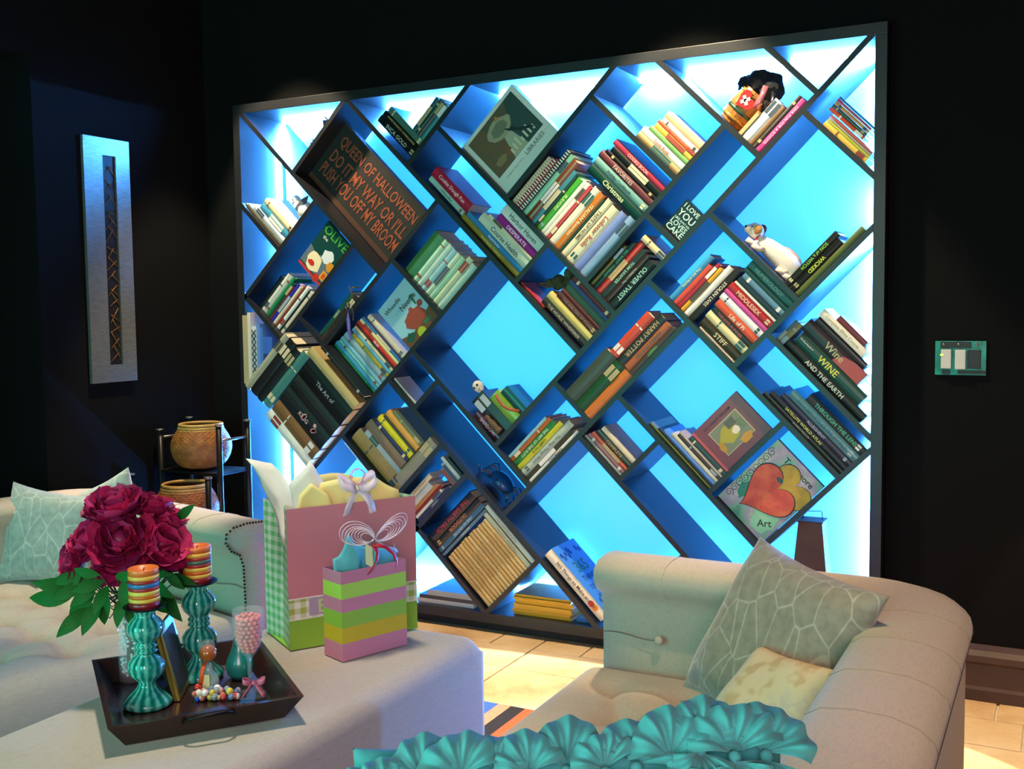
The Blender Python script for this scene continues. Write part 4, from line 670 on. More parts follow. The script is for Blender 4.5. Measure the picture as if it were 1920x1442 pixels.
place(blob(W*.25,-H*.27,W*.22,H*.17,14,.2,5,.78),.0002,mat('ink_8ac8a0','8ac8a0',.5),'paint_patch'); place(blob(-W*.30,-H*.20,W*.08,H*.12,12,.25,6,.3),.0002,mat('ink_2a8068','2a8068',.5),'paint_patch')
# craft book lying on its shelf
cb=make_book('B',-.3597,-.2990,3.196,3.652,.016,.20,'efe6d0','thick craft book with cream spine and blue 365 cover beside the sofa',None,'365 Things to Make and do','4a4030',seed=900)
t=(.0607)/math.sqrt(2)-.0008; L=(3.652-3.196)/math.sqrt(2)-.0012
cv=poly('blue_cover',rect(0,0,.198,L),.0012,mat('cover_365','4a8fd0',.35),cb,Matrix(((0,0,1,t),(1,0,0,.001),(0,1,0,0),(0,0,0,1))))
for s,y,wm,hm,c in (('365',L*.66,.10,.05,'1f7a58'),('THINGS',L*.50,.12,.03,'1f4a90'),('TO MAKE',L*.37,.12,.03,'1f4a90'),('AND DO',L*.24,.11,.03,'1f4a90')):
    lettering(s,mat('ink_'+c,c),cb,Matrix(((0,0,1,t+.0016),(1,0,0,.10),(0,1,0,y),(0,0,0,1))),wm,hm,'cover_lettering')
for i in range(14):
    rr=random.Random(i+70); x,y=rr.choice([rr.uniform(.01,.19)]),rr.choice([rr.uniform(.02,.06),rr.uniform(L-.07,L-.02)])
    poly('cover_doodle',blob(x,y,.009,.012,9,.3,i),.0004,mat('ink_1f4a90','1f4a90'),cb,Matrix(((0,0,1,t+.0013),(1,0,0,0),(0,1,0,0),(0,0,0,1))))
for c,z in (('c02a28',.22),('d88a28',.16)):
    poly('spine_dot',blob(t*.5,L*z,t*.3,t*.32,12,.1,3),.0004,mat('ink_'+c,c),cb,Matrix(((1,0,0,0),(0,0,-1,0),(0,1,0,0),(0,0,0,1))))
# lying grey book under the tan-row paperbacks, cream paperback on the classics
def flat_book(s0,s1,d0,d1,y0,dp,col,label):
    """lies on a U shelf: thickness along d, long side along s, spine to the room"""
    t=(d1-d0)/math.sqrt(2); L=(s1-s0)/math.sqrt(2); return make_book('A',s0,s1,d0,d1,y0,dp,col,label,None,None,seed=77)
flat_book(-.762,-.418,.874*2.6,.907*2.6-.014,.0,.22,'8a8870','pale grey-brown book lying flat under the yellow and orange paperbacks')
make_book('B',1.2050,1.2400,2.4150,2.5720,.012,.16,'e0c898','cream paperback lying across the tops of the classics',None,seed=78)
# flat piles on the bottom rail
def pile_item(name,cat,x0,x1,z0,z1,y0,dp,col,label,group,rz=0,pages=True):
    M=Matrix.Translation(((x0+x1)/2,y0,z0))@Matrix.Rotation(rz,4,'Z')
    w=x1-x0; h=z1-z0-.0003; k=min(.0016,h*.2)
    bm=bmesh.new(); add_box(bm,(-w/2,0,0),(w/2,dp,k)); add_box(bm,(-w/2,0,h-k),(w/2,dp,h)); add_box(bm,(-w/2,0,k),(w/2,k,h-k))
    o=link(name,bm_mesh(name,bm),mat('cover_'+col,col,.35),None,M); tag(o,label,cat,group)
    box('pages',(-w/2+.002,k*1.05,k*1.02),(w/2-.002,dp-.002,h-k*1.02),PAGES,o); return o
z=ZB+.0004
for i,(x0,x1,h,c,l) in enumerate([(1.138,1.40,.017,'d8d4c8','white edged flat book at the bottom of the lower left pile'),(1.147,1.398,.015,'3a3a40','dark flat book in the middle of the lower left pile'),(1.187,1.392,.022,'a8b0b4','grey flat book topping the lower left pile')]):
    pile_item('book','book',x0-.30,x1-.30,z,z+h,.03,.20,c,l,'flat books on the bottom rail'); z+=h
z=ZB+.0004
NO=['lowest','second from bottom','third from bottom','fourth from bottom','fifth from bottom','sixth from bottom','seventh from bottom','eighth from bottom','topmost']
for i in range(9):
    h=[.012,.013,.009,.010,.009,.010,.010,.010,.011][i]; rr=random.Random(i)
    off=rr.uniform(-.006,.006)+(-.004 if i<3 else .004)
    pile_item('magazine','magazine',1.275+off,1.520+off,z,z+h*.84,.03+rr.uniform(0,.012),.18,'d8a010','yellow-spined magazine, %s of the pile by the pale sofa'%NO[i],'yellow magazines on the bottom rail'); z+=h*.84
pile_item('book','book',1.536,1.600,ZB+.0004,ZB+.018,.05,.16,'3f7fc0','blue book on the bottom rail beside the yellow magazines',None)
# ------------------------------------------------------------------ soft furniture
def linen_build(c1,c2):
    def f(n,l,tc):
        mp=n.new('ShaderNodeMapping'); mp.inputs['Scale'].default_value=(260,40,260); l.new(tc.outputs['Object'],mp.inputs['Vector'])
        a=n.new('ShaderNodeTexNoise'); a.inputs['Scale'].default_value=1.0; a.inputs['Detail'].default_value=3; l.new(mp.outputs['Vector'],a.inputs['Vector'])
        b=n.new('ShaderNodeTexNoise'); b.inputs['Scale'].default_value=120; b.inputs['Detail'].default_value=2; l.new(tc.outputs['Object'],b.inputs['Vector'])
        m=n.new('ShaderNodeMath'); m.operation='MULTIPLY_ADD'; m.inputs[1].default_value=.6; l.new(a.outputs['Fac'],m.inputs[0])
        m2=n.new('ShaderNodeMath'); m2.operation='MULTIPLY'; m2.inputs[1].default_value=.4; l.new(b.outputs['Fac'],m2.inputs[0]); l.new(m2.outputs[0],m.inputs[2])
        return cramp(n,l,m.outputs[0],[(.30,c1),(.55,c2)])
    return f
linen=ramp_mat('linen',linen_build('aaa091','b5ab9b'),.92,bump=.04,bscale=1200,sheen=.15)
seamm=mat('seam_thread','3a3026',.9); nailm=mat('nail_bronze','3a2c1c',.35,metal=.8); footm=mat('foot_wood','20150f',.5)
def sweep(name,prof,path,m,parent,side=1,smooth=True,caps=True):
    """prof: (n outward, z); path: XY points; outward = right-hand normal * side"""
    P=[Vector((p[0],p[1],0)) for p in path]; V=[];F=[];k=len(prof)
    for i,p in enumerate(P):
        a=(P[i]-P[i-1]).normalized() if i else None; b=(P[i+1]-P[i]).normalized() if i<len(P)-1 else None
        def nr(t): return Vector((t.y,-t.x,0))*side
        if a is None: N=nr(b); sc=1
        elif b is None: N=nr(a); sc=1
        else:
            N=(nr(a)+nr(b)).normalized(); sc=1/max(.35,N.dot(nr(a)))
        for (q,z) in prof: V.append(p+N*q*sc+Vector((0,0,z)))
    for i in range(len(P)-1):
        for j in range(k): F.append((i*k+j,i*k+(j+1)%k,(i+1)*k+(j+1)%k,(i+1)*k+j))
    if caps: F+= [tuple(range(k)),tuple(range((len(P)-1)*k,len(P)*k))[::-1]]
    bm=bmesh.new(); vv=[bm.verts.new(v) for v in V]
    for f in F: bm.faces.new([vv[i] for i in f])
    me=bm_mesh(name,bm,smooth); return link(name,me,m,parent)
def corner_path(p0,c,p1,r,n=7):
    p0,c,p1=Vector(p0),Vector(c),Vector(p1); a=(p0-c).normalized(); b=(p1-c).normalized()
    s=c+a*r; e=c+b*r; out=[tuple(p0)]
    m=6
    for i in range(1,m): out.append(tuple(p0.lerp(s,i/m)))
    for i in range(n+1):
        t=i/n; out.append(tuple((s*(1-t)**2)+(c*2*t*(1-t))+(e*t*t)))
    for i in range(1,m): out.append(tuple(e.lerp(p1,i/m)))
    out.append(tuple(p1)); return out
BACKP=[(.012,.30),(.015,.40),(.012,.50),(.000,.535),(-.030,.552),(-.050,.580),(-.046,.606),(-.020,.622),(.030,.628),(.085,.625),(.125,.612),(.148,.592),(.153,.572),(.146,.556),(.140,.540),(.140,.06),(.012,.06)]
def cushion(name,x0,x1,y0,y1,ztop,zbot,m,parent,dimples=(),r=.05,amp=.028,crs=.020,nx=72,ny=96,crown=.012):
    """upholstered block: dimpled heightfield top with rounded edges and a skirt"""
    V=[];F=[]
    def edge(t,L):
        d=min(t,L-t)
        return 0 if d>=r else r-math.sqrt(max(0,r*r-(r-d)**2))
    W,D=x1-x0,y1-y0
    def dist(n):   # denser near the rim
        return [ (1-math.cos(PI*i/(n-1)))/2*.35+ .65*i/(n-1) for i in range(n)]
    ux,uy=dist(nx),dist(ny)
    for b in uy:
        for a in ux:
            x,y=x0+a*W,y0+b*D; z=ztop+crown*math.sin(PI*a)*math.sin(PI*b)-min(r,edge(a*W,W)+edge(b*D,D))
            for (dx,dy) in dimples:
                q=(x-dx)**2+(y-dy)**2; z-=amp*math.exp(-q/.0022)
            for i,(dx,dy) in enumerate(dimples):
                for (ex,ey) in dimples[i+1:]:
                    L=math.hypot(ex-dx,ey-dy)
                    if .12<L<.27:
                        t=((x-dx)*(ex-dx)+(y-dy)*(ey-dy))/L/L
                        if 0<t<1:
                            q=abs((x-dx)*(ey-dy)-(y-dy)*(ex-dx))/L; z-=crs*math.exp(-(q/.013)**2)
            V.append((x,y,z))
    for j in range(ny-1):
        for i in range(nx-1): F.append((j*nx+i,j*nx+i+1,(j+1)*nx+i+1,(j+1)*nx+i))
    ring=[i for i in range(nx)]+[j*nx+nx-1 for j in range(1,ny)]+[(ny-1)*nx+i for i in range(nx-2,-1,-1)]+[j*nx for j in range(ny-2,0,-1)]
    s=len(V)
    zs=[ztop-r*1.0-(ztop-r-zbot)*k/3 for k in (1,2,3)]
    prev=ring
    for z in zs:
        cur=[]
        for idx in ring: cur.append(len(V)); V.append((V[idx][0],V[idx][1],z))
        for a in range(len(ring)):
            b=(a+1)%len(ring); F.append((prev[a],cur[a],cur[b],prev[b]))
        prev=cur
    F.append(tuple(prev))
    bm=bmesh.new(); vv=[bm.verts.new(v) for v in V]
    for f in F: bm.faces.new([vv[i] for i in f])
    return link(name,bm_mesh(name,bm,True),m,parent)
def sofa(loc,rz,width,armlen,mirror,label,seatdep):
    """open end at local x=0 (mirror: x=0 is the right end), back along +y, arm at the far x end"""
    root=empty('sofa',loc,rz); tag(root,label,'sofa'); s=-1 if mirror else 1
    path=corner_path((0,0),(s*(width-.16),0),(s*(width-.16),-armlen),.10)
    sweep('backrest',BACKP,path,linen,root,side=-1 if not mirror else 1)
    dm=[]
    for iy,y in enumerate([-.14-.175*k for k in range(int(seatdep/.175))]):
        for k in range(5):
            x=.075+.20*k+(.10 if iy%2 else 0)
            if x<width-.24: dm.append((s*x,y))
    xa,xb=sorted((s*-.045,s*(width-.150)))
    cushion('seat_cushion',xa,xb,-seatdep,.010,.352,.10,linen,root,dm,r=.055,amp=.036,crs=.013)
    for (x,y) in dm: ball('button',(x,y,.320),.011,linen,root,8,5,(1,1,.5))
    ball('back_button',(s*.155,-.004,.43),.012,linen,root,8,5,(1,.5,1))
    tube('back_crease',[(s*(-.0+.155*i/6),-.0005+.011*(1-i/6),.431+.004*math.sin(i)) for i in range(7)],.0012,mat('crease_shade_soft','6a6256',.9),root,5)  # crease towards the button, its shade drawn as a thin dark tube
    for X in ([s*(.18+.26*k) for k in range(int((width-.25)/.26))]):
        tube('roll_crease',[(X,-.000,.538),(X,.03,.555),(X,.049,.580),(X,.045,.607),(X,.02,.6232),(X,-.03,.6292),(X,-.085,.6262),(X,-.125,.613)] if False else [(X,-q*-1 if False else q,z+.0006) for q,z in BACKP[3:12]],.0013,linen,root,5)
    # nail trim round the open end of the back
    bm=bmesh.new()
    loop=[p for p in BACKP if p[1]>.07]
    for i in range(len(loop)-1):
        a,b=Vector(loop[i]),Vector(loop[i+1]); L=(b-a).length; n=max(1,int(L/.011))
        for k in range(n):
            c=a.lerp(b,k/n); bmesh.ops.create_icosphere(bm,subdivisions=1,radius=.0042,matrix=Matrix.Translation((s*-.0008,c.x*.96+.003,c.y-.004)))
    if mirror: nl=link('nail_trim',bm_mesh('nail_trim',bm,True),nailm,root); nl['kind']='stuff'
    else: bm.free()
    tube('arm_seam',[(s*(width-.16+.1475),-.12-(armlen-.13)*i/8,.554+.001*math.sin(3*i)) for i in range(9)],.0028,seamm,root,5)
    for k in range(1,int(armlen/.2)):
        tube('roll_crease',[(s*(width-.16+q),-.2*k-.03*math.sin(z*9),z+.0002) for q,z in BACKP[3:13]],.0011,mat('crease_shade_pale','948a7a',.9),root,5)  # creases across the arm roll, shade put in as darker tubes
    for x,y in ((.06,-.02),(width-.10,-.02),(.06,-seatdep+.1),(width-.10,-armlen+.1)):
        box('foot',(s*x-.025,y-.025,.0005),(s*x+.025,y+.025,.099),footm,root)
    return root
SR=sofa((2.115,-1.085,0),0,.885,1.13,False,'cream linen tufted corner sofa with rolled back standing right, before the bookcase',1.50)
SL=sofa((.972,-1.152,0),math.radians(-13.5),1.13,.70,True,'cream linen tufted sofa with nail-trimmed end at the left, behind the flowers',.92)
ot=empty('ottoman',(1.54,-1.85,0)); tag(ot,'large cream linen ottoman holding the tray and the gift bags','ottoman')
cushion('ottoman_cushion',-.29,.29,-.95,.655,.418,.03,linen,ot,[(-.13,.0),(.13,-.05),(-.12,-.5),(.12,-.5)],r=.045,amp=.004,crs=0,crown=.004)
for x in (-.23,.23):
    for y in (-.88,.58): box('foot',(x-.025,y-.025,.0005),(x+.025,y+.025,.029),footm,ot)
# ---- pillows
def pillow(name,c00,c10,c11,c01,th,m,label,pinch=.09,n=22,seed=0,group=None,cat='pillow'):
    """quad corners in order, puffed to thickness th with pulled-in edges"""
    P=[Vector(c) for c in (c00,c10,c11,c01)]; ctr=sum(P,Vector())/4; N=(P[1]-P[0]).cross(P[3]-P[0]).normalized(); r=random.Random(seed)
    ph=[r.uniform(0,6) for _ in range(4)]
    def pt(u,v,sg):
        a=(u+1)/2;b=(v+1)/2; q=(P[0]*(1-a)*(1-b)+P[1]*a*(1-b)+P[2]*a*b+P[3]*(1-a)*b)
        k=pinch*((1-u*u)*(v*v)**1.0*1.0); k2=pinch*((1-v*v)*(u*u))
        mid=q+( (P[0]*(1-a)*.5+P[1]*a*.5+P[2]*a*.5+P[3]*(1-a)*.5)-q)*k+((P[0]*.5*(1-b)+P[1]*.5*(1-b)+P[2]*.5*b+P[3]*.5*b)-q)*k2
        h=th/2*((1-u**4)*(1-v**4))**.55*(1+.10*math.sin(3*u+ph[0])*math.sin(2.5*v+ph[1])+.05*math.sin(7*u*v+ph[2]))
        return mid+N*sg*h
    g=[math.sin(PI/2*(2*i/n-1)) for i in range(n+1)]; V=[];F=[]
    for sg in (1,-1):
        for j in g:
            for i in g: V.append(pt(i,j,sg)-ctr)
    m1=(n+1)
    for j in range(n):
        for i in range(n):
            a=j*m1+i; F.append((a,a+1,a+m1+1,a+m1)); o=m1*m1; F.append((o+a,o+a+m1,o+a+m1+1,o+a+1))
    bm=bmesh.new(); vv=[bm.verts.new(v) for v in V]
    for f in F: bm.faces.new([vv[i] for i in f])
    bmesh.ops.remove_doubles(bm,verts=bm.verts,dist=.0006)
    o=link(name,bm_mesh(name,bm,True),m,None,Matrix.Translation(ctr)); tag(o,label,cat,group); return o
def velvet(base,line,sc):
    def f(n,l,tc):
        mp=n.new('ShaderNodeMapping'); mp.inputs['Scale'].default_value=(1,1,.5); mp.inputs['Rotation'].default_value=(.5,.3,.6); l.new(tc.outputs['Object'],mp.inputs['Vector'])
        v=n.new('ShaderNodeTexVoronoi'); v.feature='DISTANCE_TO_EDGE'; v.inputs['Scale'].default_value=sc; l.new(mp.outputs['Vector'],v.inputs['Vector'])
        w=n.new('ShaderNodeTexNoise'); w.inputs['Scale'].default_value=45; w.inputs['Detail'].default_value=5; l.new(tc.outputs['Object'],w.inputs['Vector'])
        a=cramp(n,l,v.outputs['Distance'],[(.0,line),(.014,line),(.04,base)]); b=cramp(n,l,w.outputs['Fac'],[(.35,(.82,.82,.82)),(.65,(1.1,1.1,1.1))])
        m=n.new('ShaderNodeMix'); m.data_type='RGBA'; m.blend_type='MULTIPLY'; m.inputs[0].default_value=1; l.new(a,m.inputs[6]); l.new(b,m.inputs[7]); return m.outputs[2]
    return f
vsage=ramp_mat('velvet_sage',velvet('8a8474','a8a292',19),.8,sheen=.5,bump=.3,bscale=60)
vaqua=ramp_mat('velvet_aqua',velvet('8e9e98','aab6ae',19),.8,sheen=.5,bump=.3,bscale=60)
floral=ramp_mat('floral',lambda n,l,tc:(lambda a:(a.inputs['Scale'].__setattr__('default_value',18),l.new(tc.outputs['Object'],a.inputs['Vector']),cramp(n,l,a.outputs['Fac'],[(.34,'c0a880'),(.42,'d2c2a0'),(.56,'cec0a2'),(.62,'c4b6a6'),(.7,'d2c4a6')]))[2])(n.new('ShaderNodeTexNoise')),.85,bump=.2,bscale=300)
pillow('throw_pillow',(2.375,-1.215,.372),(2.70,-1.46,.362),(2.858,-1.40,.690),(2.545,-1.175,.735),.13,vsage,'large sage green patterned velvet pillow leaning in the right sofa corner',seed=1)
pillow('throw_pillow',(2.50,-1.50,.400),(2.72,-1.66,.375),(2.785,-1.50,.560),(2.58,-1.36,.555) if False else (2.60,-1.37,.545),.10,floral,'small cream floral pillow in front of the sage green pillow',seed=2)
pillow('throw_pillow',(-.07,-1.20,.345),(.26,-1.09,.345),(.262,-1.04,.640),(-.055,-1.13,.685),.12,vaqua,'aqua patterned velvet pillow at the left edge, left of the flowers',seed=3)
pillow('throw_pillow',(.12,-1.03,.36),(.42,-.99,.42),(.325,-.97,.735),(.05,-.95,.62),.10,vaqua,'pale velvet pillow standing behind the aqua pillow on the left sofa',seed=4)
# ---- ruffled turquoise cushion in the foreground
tq=mat('turquoise_felt','48aaa8',.9,noise=.10,nscale=40,bump=.25,bscale=260,sheen=.2)
CF=Vector((2.683,-2.520,.622))
xr=Vector((.884,.467,.0)).normalized(); fwd=Vector((-xr.y,xr.x,0))
def rp(x,z,o=0): return CF+xr*x+Vector((0,0,z))-fwd*o
tilt=.10
rcu=pillow('ruffled_cushion',rp(-.24,-.262,.08),rp(.235,-.262,.08),rp(.235,.175,-.02),rp(-.24,.155,-.02),.13,tq,'turquoise felt cushion with ruffled fan edging in the foreground',pinch=.05,seed=6,cat='cushion')
def fan(center,xdir,up,nrm,R,a0,a1,waves,amp,seed,nr=9,na=46):
    r=random.Random(seed); V=[];F=[]
    for i in range(nr):
        t=i/(nr-1)
        for j in range(na):
            a=a0+(a1-a0)*j/(na-1); rad=R*(.06+.94*t)*(1+.06*math.sin(3*a+seed)*t)
            w=amp*(t**.8)*math.sin(waves*a+seed)*(1+.3*math.sin(2.3*a+seed))
            d=.030*math.sin(PI*t*.8)+w
            V.append(center+xdir*(rad*math.cos(a))+up*(rad*math.sin(a))+nrm*d)
    for i in range(nr-1):
        for j in range(na-1): F.append((i*na+j,i*na+j+1,(i+1)*na+j+1,(i+1)*na+j))
    return mesh('ruffle',V,F,True)
up=Vector((0,0,1)); RI=Matrix.Translation(-rcu.location)
fn=-fwd
for i,(x,z,Rr,tl) in enumerate([(-.228,.138,.034,.6),(-.196,.150,.036,.1),(-.158,.166,.046,-.25),(-.118,.176,.044,.2),(-.082,.170,.034,-.4),(-.046,.176,.040,.2),(-.006,.182,.048,-.05),(.034,.176,.036,.4),(.068,.182,.044,-.2),(.104,.196,.048,.15),(.136,.204,.046,-.3),(.170,.202,.050,.1),(.206,.196,.048,-.35)]):
    c=rp(x,z-.012-Rr*.75+.012,.016+.012*(i%2))
    link('ruffle',fan(c,xr,(up*.86+fwd*.5).normalized(),(fn*.86+up*.5).normalized(),Rr,.05+tl,PI-.05+tl,11,.0085,i*1.7),tq,rcu,RI)
    link('ruffle',fan(c+fn*.012-up*.004,xr,(up*.9-fn*.42).normalized(),(fn*.9+up*.4).normalized(),Rr*.72,PI+.2+tl*.5,2*PI-.2+tl*.5,13,.008,i*1.3+40),tq,rcu,RI)
    ball('ruffle_knot',tuple(c+fn*.012-rcu.location),.007,tq,rcu,8,6)
# ------------------------------------------------------------------ serving tray and what stands on it
ZO=.4235
trayw=mat('tray_wood','2c1512',.30,noise=.3,nscale=12,coat=.3)
TC=Vector((1.498,-1.885,ZO)); ang=math.atan2(-.253,.333)
tr=empty('serving_tray',TC,ang); tag(tr,'dark reddish wood serving tray with flared sides on the ottoman','tray')
a,b,c_,d_=.185,.155,.222,.188; h=.052
def frust(o):
    V=[(-a-o*0,-b,0),(a,-b,0),(a,b,0),(-a,b,0),(-c_,-d_,h),(c_,-d_,h),(c_,d_,h),(-c_,d_,h),(-c_+.011,-d_+.011,h),(c_-.011,-d_+.011,h),(c_-.011,d_-.011,h),(-c_+.011,d_-.011,h),(-a+.006,-b+.006,.008),(a-.006,-b+.006,.008),(a-.006,b-.006,.008),(-a+.006,b-.006,.008)]
    F=[(3,2,1,0)]
    for k in range(3):
        o4=k*4
        for i in range(4): j=(i+1)%4; F.append((o4+i,o4+j,o4+4+j,o4+4+i))
    F.append((12,13,14,15)); return mesh('tray_body',V,F)
link('tray_body',frust(0),trayw,tr)
bk=mat('iron_black','0c0b0b',.4,metal=.6)
for s in (-1,1):
    tube('handle',[(s*(c_-.016),-.05,.034),(s*(c_+.008),-.045,.046),(s*(c_+.018),-.03,.052),(s*(c_+.018),.03,.052),(s*(c_+.008),.045,.046),(s*(c_-.016),.05,.034)],.0035,bk,tr,6)
ZTR=ZO+.0085
# candlesticks
def tealg(n,l,tc):
    s=n.new('ShaderNodeSeparateXYZ'); l.new(tc.outputs['Object'],s.inputs[0])
    at=n.new('ShaderNodeMath'); at.operation='ARCTAN2'; l.new(s.outputs['Y'],at.inputs[0]); l.new(s.outputs['X'],at.inputs[1])
    m=n.new('ShaderNodeMath'); m.operation='MULTIPLY'; m.inputs[1].default_value=14; l.new(at.outputs[0],m.inputs[0])
    sn=n.new('ShaderNodeMath'); sn.operation='SINE'; l.new(m.outputs[0],sn.inputs[0])
    w=n.new('ShaderNodeTexNoise'); w.inputs['Scale'].default_value=60; l.new(tc.outputs['Object'],w.inputs['Vector'])
    ad=n.new('ShaderNodeMath'); ad.operation='MULTIPLY_ADD'; ad.inputs[1].default_value=.3; l.new(sn.outputs[0],ad.inputs[0]); l.new(w.outputs['Fac'],ad.inputs[2])
    return cramp(n,l,ad.outputs[0],[(.2,'0c6a60'),(.5,'1d9484'),(.85,'6cc4b0')])
teal=ramp_mat('teal_glass',tealg,.12,coat=.6)
dish=mat('dish_metal','14202a',.3,metal=.8)
def candlestick(x,y,H,label,st):
    r=empty('candlestick',(x,y,ZTR+.0004)); tag(r,label,'candlestick',None)
    k=H/.215
    pr=[(0,0),(.047,0),(.051,.006),(.050,.013),(.040,.024),(.028,.034),(.020,.044),(.018,.054),(.026,.062),(.035,.072),(.0385,.086),(.037,.098),(.029,.109),(.019,.116),(.020,.1175),(.0245,.121),(.0245,.125),(.020,.128),(.0195,.129),(.024,.132),(.024,.137),(.019,.140),(.024,.146),(.033,.156),(.0375,.168),(.0365,.180),(.029,.191),(.021,.198),(.020,.204),(.024,.210),(.026,.2145)]
    pr=[(q,z*k) for q,z in pr]
    lathe('stem',pr,teal,r,56,None,lambda z:.022 if z/k>.06 else .012)
    lathe('drip_dish',[(0,.2147*k),(.030,.2147*k),(.041,.2160*k+.001),(.044,.2180*k+.003),(.043,.2185*k+.003),(.034,.2175*k+.001),(0,.2165*k)],dish,r,32)
    zc=ZTR+.0004+.2170*k+.0016
    cn=empty('pillar_candle',(x,y,zc)); tag(cn,st,'candle')
    cols=['7a1c24','d8b848','c8641c','d8c050','a02c28','2f6fa0' if H<.216 else '4a6a60','9a2c24','e0b048','d8702c']
    hs=[.014,.008,.007,.009,.007,.009,.007,.009,.012]; z=0
    for i,(cc,hh) in enumerate(zip(cols,hs)):
        R0=.0315; last=i==len(cols)-1
        p=[(0 if i==0 else R0*.5,z),(R0,z),(R0,z+hh)]+([(R0-.002,z+hh+.0015),(R0-.007,z+hh),(R0-.012,z+hh-.007),(0,z+hh-.008)] if last else [(R0*.5,z+hh)])
        lathe('wax_layer',p,mat('wax_'+cc,cc,.35,coat=.2),cn,28); z+=hh
    tube('wick',[(0,0,z-.009),(.001,0,z-.003),(.002,.001,z+.002)],.0011,mat('wick','181210',.9),cn,5)
    return r
candlestick(1.447,-1.962,.208,'teal fluted glass candlestick standing at the front of the tray','striped multicolour pillar candle with a blue band, on the front candlestick')
candlestick(1.425,-1.785,.216,'teal fluted glass candlestick standing at the back of the tray','striped multicolour pillar candle with a grey band, on the back candlestick')
# glass and sweets
glass=mat('clear_glass',(.9,.95,.95),.03,alpha=.09,coat=1)
gx,gy=1.603,-1.822
gb=empty('goblet',(gx,gy,ZTR+.0004)); tag(gb,'clear stemmed glass goblet full of pink candy on the tray','goblet')
outer=[(0,0),(.033,0),(.034,.0015),(.020,.004),(.006,.009),(.0045,.020),(.0045,.075),(.008,.084),(.020,.097),(.029,.115),(.0335,.138),(.034,.158),(.0335,.188)]
inner=[(.0318,.188),(.0322,.158),(.0317,.138),(.0275,.117),(.0185,.100),(.006,.0905),(0,.089)]
lathe('bowl_and_stem',outer+inner,glass,gb,36)
bm=bmesh.new(); rr=random.Random(3); 
for lev in range(9):
    z=.0985+lev*.0090; R0=min(.029,.008+.020*math.sqrt(max(0,(z-.092)/.03)))-.0058
    R0=max(R0,.004); n=max(3,int(2*PI*R0/.0112))
    for i in range(n):
        a_=2*PI*(i+.5*(lev%2))/n+rr.uniform(-.06,.06)
        bmesh.ops.create_icosphere(bm,subdivisions=2,radius=.0056,matrix=Matrix.Translation((R0*math.cos(a_),R0*math.sin(a_),z))@Matrix.Diagonal((1,1,rr.uniform(.75,1.05),1)))
    if R0>.014:
        for i in range(int(n*.5)):
            a_=rr.uniform(0,6.28); q=R0*.55; bmesh.ops.create_icosphere(bm,subdivisions=1,radius=.0052,matrix=Matrix.Translation((q*math.cos(a_),q*math.sin(a_),z)))
cy=link('pink_candy',bm_mesh('pink_candy',bm,True),mat('pink_candy','e07a78',.35,coat=.3),None,Matrix.Translation((gx,gy,ZTR+.0004)))
tag(cy,'small round pink candies filling the glass goblet','candy',None,'stuff')
bw=empty('ribbon_bow',(gx+.022,gy-.012,ZTR+.034),.6); tag(bw,'small pink checked ribbon bow tied round the goblet stem','bow')
pk=mat('pink_ribbon','d07088',.6,noise=.2,nscale=220)
def ribbon(name,pts,w,m,parent,wd=Vector((0,0,1)),th=.0006,M=None):
    V=[];F=[]; P=[Vector(p) for p in pts]; n=len(P)
    for i,p in enumerate(P):
        t=(P[min(i+1,n-1)]-P[max(i-1,0)]).normalized(); nn=t.cross(wd)
        nn=nn.normalized() if nn.length>1e-4 else Vector((0,1,0))
        for q,e_ in ((-w/2,0),(w/2,0),(w/2,th),(-w/2,th)): V.append(p+wd*q+nn*e_)
    for i in range(n-1):
        for j in range(4): F.append((i*4+j,i*4+(j+1)%4,i*4+4+(j+1)%4,i*4+4+j))
    F+=[(3,2,1,0),tuple((n-1)*4+j for j in range(4))]
    return link(name,mesh(name,V,F,True),m,parent,M)
for s in (-1,1):
    ribbon('loop',[(s*.004+s*.020*math.sin(t),.009*math.sin(2*t),.006*math.sin(t)) for t in [PI*i/10 for i in range(11)]],.012,pk,bw)
    ribbon('tail',[(s*.003,0,0),(s*.010,-.004,-.010),(s*.018,-.010,-.020),(s*.022,-.014,-.0275)],.011,pk,bw,Vector((.7,.7,0)))
ball('knot',(0,0,0),.006,pk,bw,10,6)
# vase of peonies
vz=empty('glass_vase',(1.297,-1.868,ZTR+.0004)); tag(vz,'tall clear glass vase with bubbled sides holding the peonies','vase')
R0=.027; Hv=.205
lathe('vase_body',[(0,0),(R0*.95,0),(R0,.004),(R0*1.02,Hv*.5),(R0*1.12,Hv),(R0*1.04,Hv),(R0*.93,Hv*.5),(R0*.90,.012),(0,.012)],glass,vz,32)
bm=bmesh.new(); rr=random.Random(9)
for i in range(150):
    z=rr.uniform(.014,.15); q=rr.uniform(.4,.80)*R0; a_=rr.uniform(0,6.28)
    bmesh.ops.create_icosphere(bm,subdivisions=1,radius=rr.uniform(.003,.0048),matrix=Matrix.Translation((q*math.cos(a_),q*math.sin(a_),z)))
cr=link('glass_pebbles',bm_mesh('glass_pebbles',bm,True),mat('crystal','bcdcd8',.05,coat=1),None,Matrix.Translation((1.297,-1.868,ZTR+.0004))); tag(cr,'clear glass pebbles inside the tall vase','pebbles',None,'stuff')
bq=empty('peony_bouquet',(1.297,-1.868,ZTR+.016)); tag(bq,'bouquet of crimson peonies with green leaves in the glass vase','flowers')
pet=mat('petal_crimson','a41450',.5,noise=.22,nscale=22); pet2=mat('petal_deep','800e42',.5,noise=.22,nscale=22); pet3=mat('petal_rose','ba2c62',.5,noise=.22,nscale=22)
